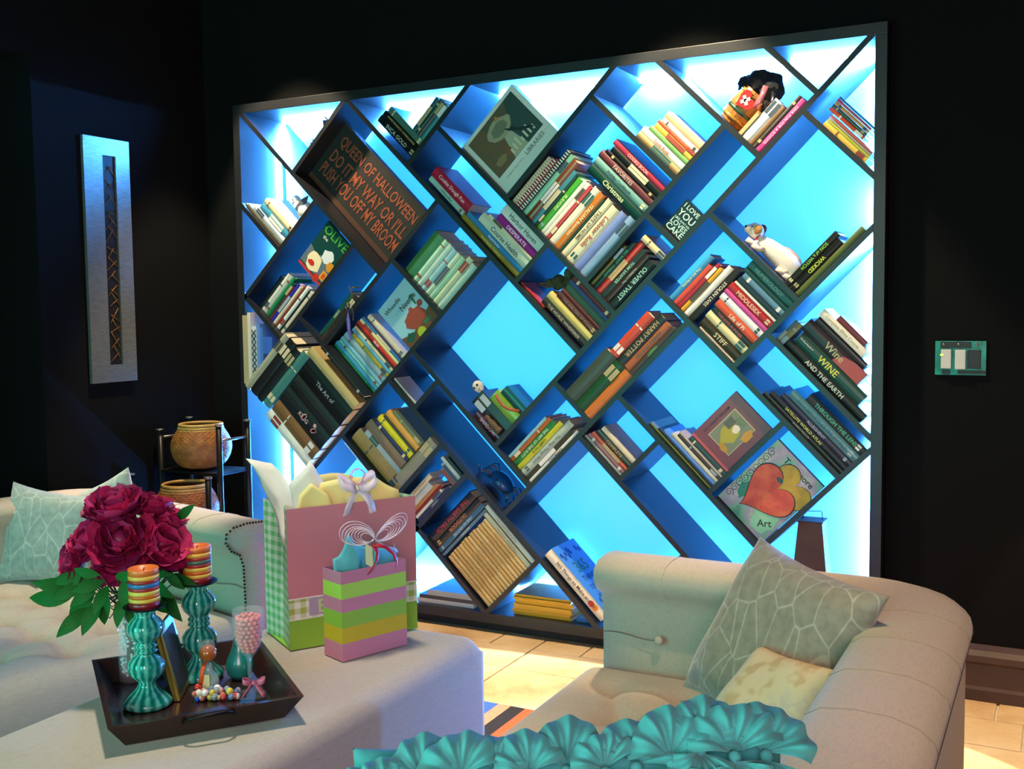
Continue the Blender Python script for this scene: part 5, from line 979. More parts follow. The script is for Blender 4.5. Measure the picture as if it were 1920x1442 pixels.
def petal_mesh(seed):
    r=random.Random(seed); V=[];F=[];nu,nv=9,8; k=r.uniform(.8,1.2)
    for j in range(nv):
        v=j/(nv-1)
        for i in range(nu):
            u=i/(nu-1)*2-1; wd=.60*(math.sin(PI*.5*min(1,.22+1.05*v))**.9)
            top=v*(1-.16*u*u*v)+.035*math.sin(7*u+seed*2)*v**3
            V.append((wd*u,-.34*(1-.5*v)*u*u*v-.55*v*v*k*.8+.30*v+.04*math.sin(5*u+seed)*v*v,top))
    for j in range(nv-1):
        for i in range(nu-1): F.append((j*nu+i,j*nu+i+1,(j+1)*nu+i+1,(j+1)*nu+i))
    return mesh('petal',V,F,True)
PM=[petal_mesh(k) for k in range(6)]
for k,me in enumerate(PM): me.materials.append([pet,pet2,pet3][k%3])
def bloom(c,axis,R,seed):
    r=random.Random(seed); z=Vector(axis).normalized(); x=z.orthogonal().normalized(); y=z.cross(x)
    M=Matrix(((x.x,y.x,z.x,c[0]),(x.y,y.y,z.y,c[1]),(x.z,y.z,z.z,c[2]),(0,0,0,1)))
    bm=bmesh.new(); bmesh.ops.create_uvsphere(bm,u_segments=10,v_segments=7,radius=R*.42)
    o=link('bloom',bm_mesh('bloom',bm,True),pet2,bq,M)
    for lay,(n,op,sc) in enumerate([(5,.05,.62),(6,.30,.74),(8,.58,.84),(8,.92,.90),(8,1.25,.92),(6,1.6,.9)]):
        for i in range(n):
            a_=2*PI*i/n+lay*.5+r.uniform(-.2,.2); t=op+r.uniform(-.28,.28); s_=R*sc*r.uniform(.78,1.12)
            Mp=Matrix.Rotation(a_,4,'Z')@Matrix.Translation((0,R*(.10+.05*lay),-R*.25))@Matrix.Rotation(-t,4,'X')@Matrix.Scale(s_,4)
            p=bpy.data.objects.new('petal',PM[r.randrange(6)]); COL.objects.link(p); p.parent=o; p.matrix_basis=Mp
    return o
bx,by,bz=0,0,0
cr_=Vector((.884,.467,0)); cu=Vector((0,0,1)); cf=Vector((-.467,.884,0))
stemm=mat('stem_green','2c4a22',.6); leafm=mat('leaf_green','1a5c22',.6,spec=.15,noise=.25,nscale=40)
blooms=[(-.010,.388,-.03,.060),(.050,.372,.02,.052),(.010,.318,-.065,.064),(-.070,.315,-.03,.050),(-.108,.262,-.02,.052),(.090,.300,-.03,.056),(.118,.262,.02,.046),(.050,.262,-.06,.040),(-.045,.372,.03,.048),(.075,.345,.05,.046),(-.005,.270,-.05,.046)]
for i,(x,z,f_,R) in enumerate(blooms):
    c=cr_*x+cu*z+cf*f_; ax=cr_*(x*5)+cu*(z-.24)*6+cf*(f_*7-.15)
    bloom(c,ax,R,i)
    tube('stem',[(0.004*(i%5-2),.004*(i%3-1),.01),(c.x*.15,c.y*.15,.15),(c.x*.55,c.y*.55,c.z*.75),tuple(c*.96)],.0022,stemm,bq,5)
def leaf_mesh():
    V=[];F=[];n=9
    for i in range(n):
        t=i/(n-1); w_=.19*math.sin(PI*t**.85)**.9
        zz=.18*math.sin(PI*t*.8)-.12*t
        V+=[(-w_,t,zz+.07*w_/.3),( 0,t,zz),(w_,t,zz+.07*w_/.3)]
    for i in range(n-1):
        for j in range(2): F.append((i*3+j,i*3+j+1,i*3+j+4,i*3+j+3))
    return mesh('leaf',V,F,True)
LM=leaf_mesh(); LM.materials.append(leafm)
lv=[(-.05,.24,-.06,-1.0,-.05,.085),(-.09,.215,-.04,-1.0,.25,.10),(-.10,.195,-.05,-1.0,-.10,.105),(-.065,.17,-.06,-.6,-.8,.09),(-.035,.19,-.07,-.3,-1,.085),(.02,.235,-.08,.1,-.9,.07),(.055,.22,-.06,.5,-.9,.085),(.085,.20,-.02,.5,-1,.09),(.10,.225,.0,.9,-.4,.075),(.115,.215,.02,1,-.8,.07),(-.02,.235,-.085,-.5,-.2,.07),(.005,.245,-.085,.6,.1,.065),(.105,.345,.03,.8,.9,.06),(-.07,.225,-.055,-.9,-.6,.08),(.03,.19,-.05,.2,-1,.09),(-.02,.21,-.075,-.1,-1,.08),(.07,.25,-.06,.8,-.1,.06),(-.04,.225,-.07,-.5,-.6,.075),(-.01,.225,-.09,-.2,-.8,.07),(-.075,.245,-.06,-.8,-.3,.07),(.04,.215,-.07,.3,-.9,.075),(.075,.225,-.05,.7,-.6,.07),(-.055,.20,-.05,-.7,-.9,.085),(-.025,.25,-.095,-.6,.2,.06),(.10,.245,-.04,.6,-.9,.06),(.02,.20,-.08,-.1,-1,.07)]
for i,(x,z,f_,dx,dz,L) in enumerate(lv):
    r=random.Random(i); c=cr_*x+cu*z+cf*f_; d=(cr_*dx+cu*dz*.7+cf*r.uniform(-.5,.1)).normalized(); s_=d.cross(cf).normalized(); n_=s_.cross(d)
    if n_.dot(-cf)<0: n_=-n_; s_=-s_
    p=bpy.data.objects.new('leaf',LM); COL.objects.link(p); p.parent=bq
    p.matrix_basis=Matrix(((s_.x*L,d.x*L,n_.x*L,c.x),(s_.y*L,d.y*L,n_.y*L,c.y),(s_.z*L,d.z*L,n_.z*L,c.z),(0,0,0,1)))
    tube('stem',[(0,0,.19),(c.x*.5,c.y*.5,c.z*.8),tuple(c)],.0014,stemm,bq,4)
# hinged photo frame, seen edge on
pf=empty('photo_frame',(1.490,-1.925,ZTR+.0004)); tag(pf,'hinged double photo frame with gilt edge standing on the tray','photo frame')
goldm=mat('gilt','8a7a34',.35,metal=.7); darkf=mat('frame_dark','16181c',.3)
for i,(rz,dx) in enumerate(((math.radians(-126),0),(math.radians(-146),.004))):
    M=Matrix.Translation((dx,dx*.5,.001))@Matrix.Rotation(rz,4,'Z')@Matrix.Rotation(math.radians(13),4,'Y')
    box('frame_panel',(-.0035,-.125 if i else -.115,0),(.0035,-.002,.185-.02*i),goldm,pf,.001,M)
    box('picture',(.0036,-.11,.012),(.0042,-.015,.165-.02*i),mat('dull_photo','23282e',.7),pf,0,M); box('picture',(-.0042,-.11,.012),(-.0036,-.015,.165-.02*i),mat('dull_photo','23282e',.7),pf,0,M)
# little corked bubble bottle with orange ribbon
bt=empty('glass_bottle',(1.500,-1.838,ZTR+.0004)); tag(bt,'small clear round bottle with orange ribbon standing mid tray','bottle')
lathe('bottle_body',[(0,0),(.017,0),(.022,.008),(.023,.022),(.018,.036),(.010,.044),(.008,.052),(.008,.058)],mat('green_glass',(.55,.8,.74),.05,alpha=.45,coat=1),bt,24)
ball('amber_stopper',(0,0,.082),.019,mat('amber','b8642c',.15,trans=.3,coat=.5),bt,16,10); ball('clear_cap',(0,0,.096),.017,glass,bt,16,10)
ribbon('orange_ribbon',[(.002,-.012,.066),(.006,-.024,.052),(.005,-.028,.036),(.001,-.027,.018)],.009,mat('orange_ribbon','d0551c',.5),bt,cr_)
box('cream_tag',(-.006,-.0245,.010),(.014,-.0238,.042),mat('tag_cream','d8c890',.6),bt,0,Matrix.Rotation(.3,4,'Z'))
bd=empty('bead_bracelet',(1.552,-1.868,ZTR+.0004)); tag(bd,'cluster of colourful beads lying at the front of the tray','bracelet')
BC=['d8c050','c8342c','e8e4dc','7a8ab0','d09a90','e0ddd0','d8b830','8a9a9c','f0ece4','c86a5a','6a7a90','c8c080']; rr=random.Random(8)
for i in range(44):
    q=rr.random(); p=cr_*(-.05+.095*q)+Vector((.0,.0,0))+cf*rr.uniform(-.018,.018)
    cc=BC[i%12]; R1=rr.uniform(.0055,.0085); lvl=R1 if i<26 else R1+.010
    ball('bead',(p.x,p.y,lvl),R1,mat('bead_'+cc,cc,.25,coat=.4),bd,8,6)
ball('bead',(cr_.x*-.012-.012,cr_.y*-.012-.03,.005),.005,mat('bead_blue','1a4ac0',.2),bd,8,6)
pe=empty('pear_ornament',(1.508,-1.748,ZTR+.0004)); tag(pe,'small turquoise pear shaped ornament behind the candy goblet','ornament')
lathe('pear_body',[(0,0),(.018,0),(.028,.012),(.032,.028),(.028,.045),(.019,.062),(.014,.078),(.012,.092),(.008,.102),(0,.106)],mat('turq_glaze','1f7a70',.25,coat=.4),pe,24); tube('stalk',[(0,0,.105),(.002,0,.113),(.005,0,.118)],.0015,stemm,pe,5)
# ------------------------------------------------------------------ gift bags
def check(c1,c2,sc):
    def f(n,l,tc):
        s=n.new('ShaderNodeSeparateXYZ'); l.new(tc.outputs['Object'],s.inputs[0]); outs=[]
        ad=n.new('ShaderNodeMath'); ad.operation='ADD'; l.new(s.outputs['X'],ad.inputs[0]); l.new(s.outputs['Y'],ad.inputs[1])
        for src in (ad.outputs[0],s.outputs['Z']):
            m=n.new('ShaderNodeMath'); m.operation='MULTIPLY'; m.inputs[1].default_value=sc; l.new(src,m.inputs[0])
            fr=n.new('ShaderNodeMath'); fr.operation='FRACT'; l.new(m.outputs[0],fr.inputs[0])
            g=n.new('ShaderNodeMath'); g.operation='GREATER_THAN'; g.inputs[1].default_value=.5; l.new(fr.outputs[0],g.inputs[0]); outs.append(g.outputs[0])
        a_=n.new('ShaderNodeMath'); a_.operation='ADD'; l.new(outs[0],a_.inputs[0]); l.new(outs[1],a_.inputs[1])
        m=n.new('ShaderNodeMath'); m.operation='MULTIPLY'; m.inputs[1].default_value=.5; l.new(a_.outputs[0],m.inputs[0])
        return cramp(n,l,m.outputs[0],[(0,c1),(1,c2)])
    return f
ging=ramp_mat('green_gingham',check('5fc070','cfe8d0',42),.55); ging2=ramp_mat('olive_gingham',check('a8b858','eceadc',34),.55)
pinkp=mat('pink_paper','c8808c',.5); greenp=mat('green_paper','8cbf3a',.5); limep=mat('lime_paper','a8dc50',.45); yelp=mat('yellow_paper','c8b418',.45); mauve=mat('mauve_paper','c88098',.5); whitep=mat('white_paper','e0e0d8',.6)
def bag(name,p0,p1,depth,H,label):
    """front face runs p0->p1 (ground), depth goes back to the left; open top"""
    P0,P1=Vector(p0),Vector(p1); x=(P1-P0); W=x.length; x.normalize(); y=Vector((-x.y,x.x,0))
    M=Matrix(((x.x,y.x,0,P0.x),(x.y,y.y,0,P0.y),(0,0,1,P0.z),(0,0,0,1)))
    r=empty(name,M=M); tag(r,label,'gift bag'); return r,W,x,y
def panel(parent,name,a_,b_,m): return box(name,a_,b_,m,parent)
r,W,bxv,byv=bag('gift_bag',(1.472,-1.530,ZO),(1.656,-1.236,ZO),.19,.352,'large pink gift bag with green gingham side and yellow tissue on the ottoman')
H=.352; D=.185; t=.0012
panel(r,'front_panel',(0,0,.075+.052),(W,t,H),pinkp); panel(r,'base_band',(0,0,0),(W,t,.074),greenp); panel(r,'check_band',(0,0,.0745),(W,t,.1265),ging2)
box('white_stripe',(0,-.0006,.0735),(W,-.0001,.0765),whitep,r); box('white_stripe',(0,-.0006,.125),(W,-.0001,.128),whitep,r)
box('letter_tile',(W*.15,-.0008,.080),(W*.37,-.0001,.124),mat('lilac_paper','b0a0b8',.5),r); lettering('E',mat('ink_c8d890','c8d890',.5),r,Matrix(((1,0,0,W*.25),(0,0,-1,-.001),(0,1,0,.102),(0,0,0,1))),.03,.034,'letter')
# gusset sides folded slightly inwards
for xs,nm in ((0,'gusset_left'),(W-t,'gusset_right')):
    inn=.014 if xs==0 else -.014
    V=[(xs,t,0),(xs+inn,D/2,0.0),(xs,D,0),(xs,D,H),(xs+inn*1.6,D/2,H),(xs,t,H),(xs+t,t,0),(xs+inn+t,D/2,0),(xs+t,D,0),(xs+t,D,H),(xs+inn*1.6+t,D/2,H),(xs+t,t,H)]
    F=[(0,1,4,5),(1,2,3,4),(11,10,7,6),(10,9,8,7),(5,4,10,11),(4,3,9,10)]
    link(nm,mesh(nm,V,F),ging,r)
panel(r,'back_panel',(0,D,0),(W,D+t,H),pinkp); panel(r,'bag_floor',(.002,.002,0),(W-.002,D-.002,.0015),greenp)
tis=mat('tissue_yellow','e8dc8c',.7); tisw=mat('tissue_white','dcdccc',.7)
def sheet(name,pts,m,parent,seed=0):
    """folded sheet: closed outline pulled to a fan of triangles, doubled for thickness"""
    P=[Vector(p) for p in pts]; c=sum(P,Vector())/len(P); V=[c]+P; n=len(P); F=[(0,1+i,1+(i+1)%n) for i in range(n)]
    bm=bmesh.new(); vv=[bm.verts.new(v) for v in V]
    for f in F: bm.faces.new([vv[i] for i in f])
    bmesh.ops.subdivide_edges(bm,edges=bm.edges,cuts=3,use_grid_fill=True); rr=random.Random(seed)
    ph=[rr.uniform(0,6) for _ in range(3)]
    for v in bm.verts: v.co+=Vector((.004*math.sin(60*v.co.z+ph[0]),.006*math.sin(45*v.co.x+ph[1]+20*v.co.z),.003*math.sin(50*v.co.x+ph[2])))
    bmesh.ops.recalc_face_normals(bm,faces=bm.faces); bmesh.ops.solidify(bm,geom=bm.faces,thickness=.0006)
    return link(name,bm_mesh(name,bm,True),m,parent)
tp=empty('tissue_paper',M=r.matrix_world.copy()); tag(tp,'white and yellow tissue paper fanning out of the large gift bag','tissue paper')
sheet('tissue_sheet',[(.012,.06,H-.10),(.06,.03,H-.06),(.05,.05,H+.02),(.0,.10,H+.105),(-.06,.12,H+.115),(-.01,.11,H+.02)],tisw,tp,1)
sheet('tissue_sheet',[(.03,.03,H-.08),(.15,.02,H-.05),(.13,.03,H+.03),(.075,.045,H+.112),(.03,.05,H+.05)],tisw,tp,2)
sheet('tissue_sheet',[(.08,.02,H-.08),(.22,.02,H-.06),(.24,.025,H+.018),(.15,.03,H+.060),(.10,.03,H+.05)],tis,tp,3)
sheet('tissue_sheet',[(.18,.05,H-.06),(.32,.04,H-.06),(.325,.05,H+.012),(.27,.07,H+.045),(.19,.08,H+.05)],tis,tp,4)
sheet('tissue_sheet',[(.10,.12,H-.06),(.30,.12,H-.06),(.28,.13,H+.03),(.21,.14,H+.05),(.13,.13,H+.06)],tis,tp,5)
sheet('tissue_sheet',[(.02,.02,H-.06),(.14,.015,H-.05),(.11,.02,H+.022),(.075,.025,H+.055),(.04,.02,H+.03)],tis,tp,6)
sheer=mat('sheer_ribbon','e8d8e0',.4,alpha=.55)
sb=empty('sheer_bow',M=r.matrix_world@Matrix.Translation((.185,-.004,H+.030))); tag(sb,'sheer white bow with curled pink wire on top of the large bag','bow')
for s in (-1,1):
    for q in (0,.35):
        ribbon('loop',[(s*(.004+.045*math.sin(u_)),-.004+.012*math.sin(2*u_)+q*.02,.006+(.028-.02*q)*math.sin(u_)+.01*math.sin(2*u_)) for u_ in [PI*i/10 for i in range(11)]],.020,sheer,sb,Vector((0,.5,.86)))
    ribbon('tail',[(s*.003,0,0),(s*.018,-.012,-.012),(s*.030,-.016,-.035),(s*.036,-.012,-.058)],.020,sheer,sb,Vector((.95,.1,.2)))
tube('wire_curl',[(.018*math.cos(u_)*(1+.1*math.sin(3*u_)),-.006+.008*math.sin(2.3*u_),.036+.020*math.sin(u_)) for u_ in [i*.35 for i in range(46)]],.0010,mat('pink_wire','d88aa0',.3),sb,4)
# small bag
r,W,_,_=bag('gift_bag',(1.640,-1.540,ZO),(1.706,-1.362,ZO),.085,.216,'small pink green and yellow striped gift bag in front of the large bag')
H=.216; D=.080
bands=[(.0,.042,mauve),(.042,.080,yelp),(.080,.118,greenp),(.118,.150,mauve),(.150,.186,limep),(.186,H,mauve)]
for z0,z1,m in bands:
    box('stripe_front',(0,0,z0),(W,t,z1),m,r); box('stripe_side',(0,t,z0),(t,D,z1),m,r); box('stripe_side',(W-t,t,z0),(W,D,z1),m,r)
box('back_panel',(0,D,0),(W,D+t,H),mauve,r); box('bag_floor',(.002,.002,0),(W-.002,D-.002,.0015),mauve,r)
aq=mat('tissue_aqua','4fa8b0',.7)
tp=empty('tissue_paper',M=r.matrix_world.copy()); tag(tp,'crumpled aqua tissue paper in the small striped bag','tissue paper')
for i,q in enumerate([[(.01,.02,H-.05),(.07,.015,H-.05),(.065,.02,H+.02),(.045,.03,H+.085),(.015,.035,H+.035),(-.004,.03,H+.03)],[(.05,.03,H-.05),(.12,.02,H-.05),(.115,.025,H+.03),(.085,.035,H+.045),(.055,.03,H+.055)],[(.10,.02,H-.05),(.178,.02,H-.05),(.186,.03,H+.022),(.15,.035,H+.030),(.11,.03,H+.035)],[(.02,.055,H-.05),(.16,.055,H-.05),(.15,.06,H+.025),(.06,.06,H+.05),(.02,.06,H+.02)]]): sheet('tissue_sheet',q,aq,tp,20+i)
sb=empty('wire_bow',M=r.matrix_world@Matrix.Translation((.095,-.002,H+.062))); tag(sb,'openwork white wire mesh bow on the small gift bag','bow')
wm=mat('white_wire','e8dce4',.4)
for s in (-1,1):
    for k in range(8):
        L=.020+.0045*k; hh=.008+.0022*k; cs_,sn_=math.cos(.38+.05*math.sin(k)),math.sin(.38+.05*math.sin(k)); q=[(L*(1-math.cos(u_))/1.0,hh*math.sin(u_)*(1.2-.2*math.cos(u_))) for u_ in [2*PI*i/20 for i in range(21)]]
        tube('wire_loop',[(s*(.003+x_*cs_-z_*sn_),-.004-.0016*k*math.sin(i*.3),.004+x_*sn_+z_*cs_) for i,(x_,z_) in enumerate(q)],.0008,wm,sb,4)
for k in range(7):
    tube('wire_tail',[(.004,-.002,.0),(.03+.004*k,-.010,-.018-.002*k),(.062-.002*k,-.012,-.036+.004*k)],.0008,wm,sb,4)
gt=link('gift_tag',mesh('gift_tag',[(0,0,0),(.016,-.004,-.010),(.018,-.005,-.062),(0,0,-.050),(0,.001,0),(.016,-.003,-.010),(.018,-.004,-.062),(0,.001,-.050)],[(0,1,2,3),(7,6,5,4),(0,4,5,1),(1,5,6,2),(2,6,7,3),(3,7,4,0)]),mat('tag_pale','d8dcb0',.5),None,r.matrix_world@Matrix.Translation((.068,-.006,H+.060))); tag(gt,'small pale paper tag hanging from the wire bow','tag')
red=mat('red_ribbon','c01c30',.45)
rb=empty('red_ribbon',M=r.matrix_world@Matrix.Translation((.085,-.002,H+.055))); tag(rb,'red ribbon handle looping over the small bag front','ribbon')
ribbon('ribbon_end',[(0,-.008,0),(.012,-.012,-.018),(.010,-.011,-.04),(-.002,-.008,-.058),(-.012,-.006,-.070)],.011,red,rb,Vector((.95,0,.3)))
ribbon('ribbon_end',[(.002,-.009,.0),(.035,-.013,-.010),(.058,-.013,-.030),(.070,-.010,-.052),(.070,-.006,-.068)],.009,red,rb,Vector((.6,0,.8)))
# ------------------------------------------------------------------ wicker baskets on a dark stand
stm=mat('stand_black','14110f',.35)
et=empty('basket_stand',(-.080,-.335,0)); tag(et,'slim dark wood tiered stand holding wicker baskets in the left corner','stand')
for x,y,zt in ((-.137,.035,.765),(.189,.035,.795),(-.137,.205,.80),(.189,.205,.80),(.252,-.10,.605),(-.137,-.13,.600)):
    tube('post',[(x,y,.001),(x,y,zt)],.0125,stm,et,10); lathe('post_cap',[(0,zt),(.0165,zt),(.0165,zt+.007),(0,zt+.007)],mat('cap_metal','8a8078',.3,metal=.8),et,12,Matrix.Translation((x,y,0)))
for z,y0,y1,xr_ in ((.590,.035,.205,.189),(.30,-.13,.205,.252)):
    box('shelf',(-.137,y0-.01,z),(xr_,y1+.01,z+.012),stm,et,.002)
for x in (-.137,.189):
    tube('rail',[(x,.035,.735),(x,.205,.735)],.006,mat('cap_metal'),et,6)
def wick(n,l,tc):
    a=n.new('ShaderNodeTexNoise'); a.inputs['Scale'].default_value=35; a.inputs['Detail'].default_value=4; l.new(tc.outputs['Object'],a.inputs['Vector'])
    return cramp(n,l,a.outputs['Fac'],[(.3,'8a4c1c'),(.5,'a45c24'),(.7,'b87434')])
wm_=ramp_mat('wicker',wick,.55); wr_=mat('rattan_rim','c89a50',.45,noise=.2,nscale=30)
def basket(loc,k,label):
    r=empty('wicker_basket',loc); tag(r,label,'basket')
    prof=[(.060,.004),(.082,.012),(.100,.030),(.114,.055),(.121,.082),(.122,.100),(.118,.120),(.106,.145),(.092,.168),(.084,.180)]
    def R(z):
        for (a,za),(b,zb) in zip(prof[:-1],prof[1:]):
            if za<=z<=zb: return a+(b-a)*(z-za)/(zb-za)
        return prof[-1][0]
    rows=24; N=30; sub=150; V=[];F=[]
    for j in range(rows*3+1):
        z=.004+.176*j/(rows*3); row=j//3; ph=(j%3)/3
        for i in range(sub):
            a=2*PI*i/sub; bulge=.0042*math.sin(PI*ph)*(.5+.5*math.sin(N*a+PI*(row%2)))+.0008*math.sin(PI*ph)
            q=R(z)+bulge; V.append((q*k*math.cos(a),q*k*math.sin(a),z*k))
    for j in range(rows*3):
        for i in range(sub): F.append((j*sub+i,j*sub+(i+1)%sub,(j+1)*sub+(i+1)%sub,(j+1)*sub+i))
    wv=link('weave',mesh('weave',V,F,True),wm_,r)
    lathe('lining',[(0,.006*k),(.055*k,.007*k)]+[((q-.004)*k,z*k) for q,z in prof[1:]],mat('wicker_dark','4a2810',.8),r,40)
    for q,z,rad in ((.086,.186,.0065),(.090,.174,.005),(.094,.165,.003)):
        tube('rim',[(q*k*math.cos(a),q*k*math.sin(a),z*k) for a in [2*PI*i/40 for i in range(40)]],rad*k,wr_,r,8,True)
    return r
basket((-.060,-.225,.6035),1.0,'round wicker basket with light rim on the upper tier of the stand')
basket((.0,-.375,.3125) if False else (.018,-.400,.374),1.04,'lower wicker basket mostly hidden behind the left sofa back')
box('basket_riser',(.02,-.14,.313),(.18,.02,.373),stm,et,.002)
# ------------------------------------------------------------------ metal wall art on the left wall
art=empty('wall_art',(-.249,-.51,1.467)); tag(art,'tall brushed silver wall panel with narrow dark gold-twig inset','wall art')
brush=ramp_mat('brushed_metal',lambda n,l,tc:(lambda mp,a:(mp.inputs['Scale'].__setattr__('default_value',(4,6,160)),l.new(tc.outputs['Object'],mp.inputs['Vector']),l.new(mp.outputs['Vector'],a.inputs['Vector']),cramp(n,l,a.outputs['Fac'],[(.3,'8a8a86'),(.7,'b0b0aa')]))[3])(n.new('ShaderNodeMapping'),n.new('ShaderNodeTexNoise')),.38,metal=.85)
y0,y1,z0,z1=-.112,.116,-.484,.483; a0,a1,c0,c1=-.020,.045,-.415,.416
for nm,p,q in (('metal_stile',(0,y0,z0),(.014,a0,z1)),('metal_stile',(0,a1,z0),(.014,y1,z1)),('metal_rail',(0,a0+.0002,z0),(.014,a1-.0002,c0)),('metal_rail',(0,a0+.0002,c1),(.014,a1-.0002,z1))): box(nm,p,q,brush,art)
box('dark_inset',(0,a0+.0003,c0+.0003),(.006,a1-.0003,c1-.0003),mat('inset_black','0a0807',.5),art)
gd=mat('gold_twig','8a5c24',.4,metal=.6); rr=random.Random(4); z=c0+.01
while z<c1-.05:
    for s in (0,1):
        ya,yb=(a0+.004,a1-.004) if s==0 else (a1-.006,a0+.008)
        tube('gold_twig',[(.0085,ya+rr.uniform(0,.012),z+rr.uniform(0,.02)),(.0095,yb+rr.uniform(-.02,.0) if s==0 else yb+rr.uniform(0,.02),z+rr.uniform(.03,.075))],.0016,gd,art,5)
    z+=.052
# ------------------------------------------------------------------ open switch box on the right wall
sw=empty('switch_box',(2.860,.0585,1.087)); tag(sw,'open wall switch box without cover plate, two white rockers, teal-reflecting steel back','switch')
tl=mat('plate_teal_reflection','0c7a68',.25,metal=.2,noise=.5,nscale=26);  # steel plate; its teal reflection is put into the base colour
box('back_plate',(-.075,-.003,-.0545),(.073,0,.0525),tl,sw)
box('switch_rocker',(-.057,-.014,-.034),(-.027,-.0035,.026),mat('switch_white','c8c0b8',.4),sw,.002); box('switch_rocker',(-.016,-.014,-.036),(.015,-.0035,.025),mat('switch_white'),sw,.002)
box('dark_module',(.020,-.010,-.034),(.058,-.0035,.024),mat('module_black','050505',.5),sw,.002); box('dark_strip',(-.06,-.006,.030),(.03,-.0035,.050),mat('module_black'),sw,.001); box('dark_strip',(-.055,-.006,-.052),(-.030,-.0035,-.038),mat('module_black'),sw,.001); box('dark_strip',(-.008,-.006,-.050),(.072,-.0035,-.040),mat('module_black'),sw,.001)
box('indicator_light',(-.059,-.0155,.007),(-.051,-.0142,.011),mat('indicator',(.5,.6,.05),.5,emit=(.8,1,.05),estr=3),sw)
for x in (-.050,-.006,.046): lathe('screw',[(0,-.0005),(.004,-.0005),(.004,.002),(0,.002)],mat('cap_metal'),sw,10,Matrix.Translation((x,-.006,.042))@Matrix.Rotation(PI/2,4,'X'))
# ------------------------------------------------------------------ striped rug
rg=empty('striped_rug',(1.7,-1.9,.0)); tag(rg,'bright striped rug, its edge showing between ottoman and right sofa','rug')
cs=['c84a20','3a5aa8','c07a60','1a1614','d8642c','3f62b0','c8552a','16120f','b87058','2f55a8','c89050','7a2a20']; x=-1.10; i=0
while x<1.05:
    wd=[.055,.075,.045,.05,.06][i%5]; box('rug_stripe',(x,-1.2,.0012),(x+wd-.0005,1.235,.011),mat('rug_'+cs[(i*5+1)%12],cs[(i*5+1)%12],.95,noise=.2,nscale=90,bump=.4,bscale=300),rg); x+=wd; i+=1
# ------------------------------------------------------------------ ornaments in the bookcase
def onU(s,d,y,k=1): # frame standing on the upper-left face of a '/' shelf: local z = up-left
    o=SDP(s,d,y); z=-B_; x=A_; return Matrix(((x.x*k,0,z.x*k,o.x),(0,k,0,o.y),(x.z*k,0,z.z*k,o.z),(0,0,0,1)))
def onD(s,d,y,k=1): # standing on the upper-right face of a '\' shelf: local z = up-right
    o=SDP(s,d,y); z=A_; x=B_; return Matrix(((x.x*k,0,z.x*k,o.x),(0,k,0,o.y),(x.z*k,0,z.z*k,o.z),(0,0,0,1)))
# little village on the top left shelf
vl=empty('village_ornament',M=onU(.20,.211*2.6-HT-.0006,.10)); tag(vl,'row of little brown house ornaments on the top left shelf','ornament')
bmt=mat('village_brown','8a5a40',.7,noise=.3,nscale=60); bmd=mat('village_blue','4a4a78',.6)
for i,(x,w_,h_) in enumerate([(-.12,.05,.030),(-.065,.045,.045),(-.015,.05,.060),(.04,.05,.042),(.095,.05,.075)]):
    box('house',(x-w_/2,-.02,0),(x+w_/2-.002,.02,h_*.6),bmt,vl,.002)
    V=[(x-w_/2,-.021,h_*.6),(x+w_/2-.002,-.021,h_*.6),(x,-.021,h_),(x-w_/2,.021,h_*.6),(x+w_/2-.002,.021,h_*.6),(x,.021,h_)]
    link('house_roof',mesh('house_roof',V,[(0,1,2),(5,4,3),(0,3,4,1),(1,4,5,2),(2,5,3,0)]),bmd if i%2==0 else bmt,vl); tube('chimney',[(x+.008,0,h_*.7),(x+.008,0,h_+.012)],.004,bmd,vl,6)
# white ornament at the top of the left books
wo=empty('white_ornament',M=onU(-.13,.301*2.6-HT-.0006,.07)); tag(wo,'small white bird ornament beside the cream book on the left','ornament')
wmat=mat('ornament_white','e8e4e0',.4); lathe('bird_body',[(0,0),(.028,.002),(.036,.018),(.040,.040),(.032,.066),(.020,.085),(.015,.098),(.018,.112),(.014,.126),(0,.132)],wmat,wo,20)
V=[(-.02,-.03,.03),(.02,-.03,.04),(.055,-.005,.075),(.03,-.032,.075),(-.015,-.036,.07)]; link('wing',mesh('wing',V+[(x,y+.006,z) for x,y,z in V],[(0,1,2,3,4),(9,8,7,6,5),(0,5,6,1),(1,6,7,2),(2,7,8,3),(3,8,9,4),(4,9,5,0)]),mat('ornament_grey','5a6068',.5),wo); ball('head_spot',(-.006,-.012,.116),.006,mat('ornament_grey'),wo,8,6)
tube('beak',[(-.014,-.006,.112),(-.03,-.01,.108)],[.004,.001],mat('ornament_grey'),wo,6)
# upright books at the far left
def upright(x0,x1,z0,z1,y0,dp,col,label):
    bk=box('book',(x0,y0,z0),(x1,y0+.0018,z1),mat('cover_'+col,col,.4),None); tag(bk,label,'book','upright books in the left corner'); w_=min(.002,(x1-x0)*.2)
    box('board',(x0,y0+.0019,z0),(x0+w_,y0+dp,z1),mat('cover_'+col),bk); box('board',(x1-w_,y0+.0019,z0),(x1,y0+dp,z1),mat('cover_'+col),bk)
    box('pages',(x0+w_*1.05,y0+.002,z0+.003),(x1-w_*1.05,y0+dp-.004,z1-.003),PAGES,bk)
upright(.003,.030,.948,1.243,-.022,.17,'b8a47c','thick tan upright book against the left side of the bookcase'); upright(.0305,.047,.964,1.255,-.022,.17,'d8d4c4','thin white upright book next to the tan one at the far left')
o=box('lattice_frame',(.049,-.018,.990),(.075,-.003,1.195),mat('lattice_white','d0d4d8',.5)); tag(o,'narrow black and white latticed panel standing at the far left','panel')
for i in range(7):
    z=.998+i*.026
    for s in (0,1): tube('lattice_bar',[(.051 if s else .073,-.0195,z),(.073 if s else .051,-.0195,z+.026)],.0022,mat('module_black'),o,4)
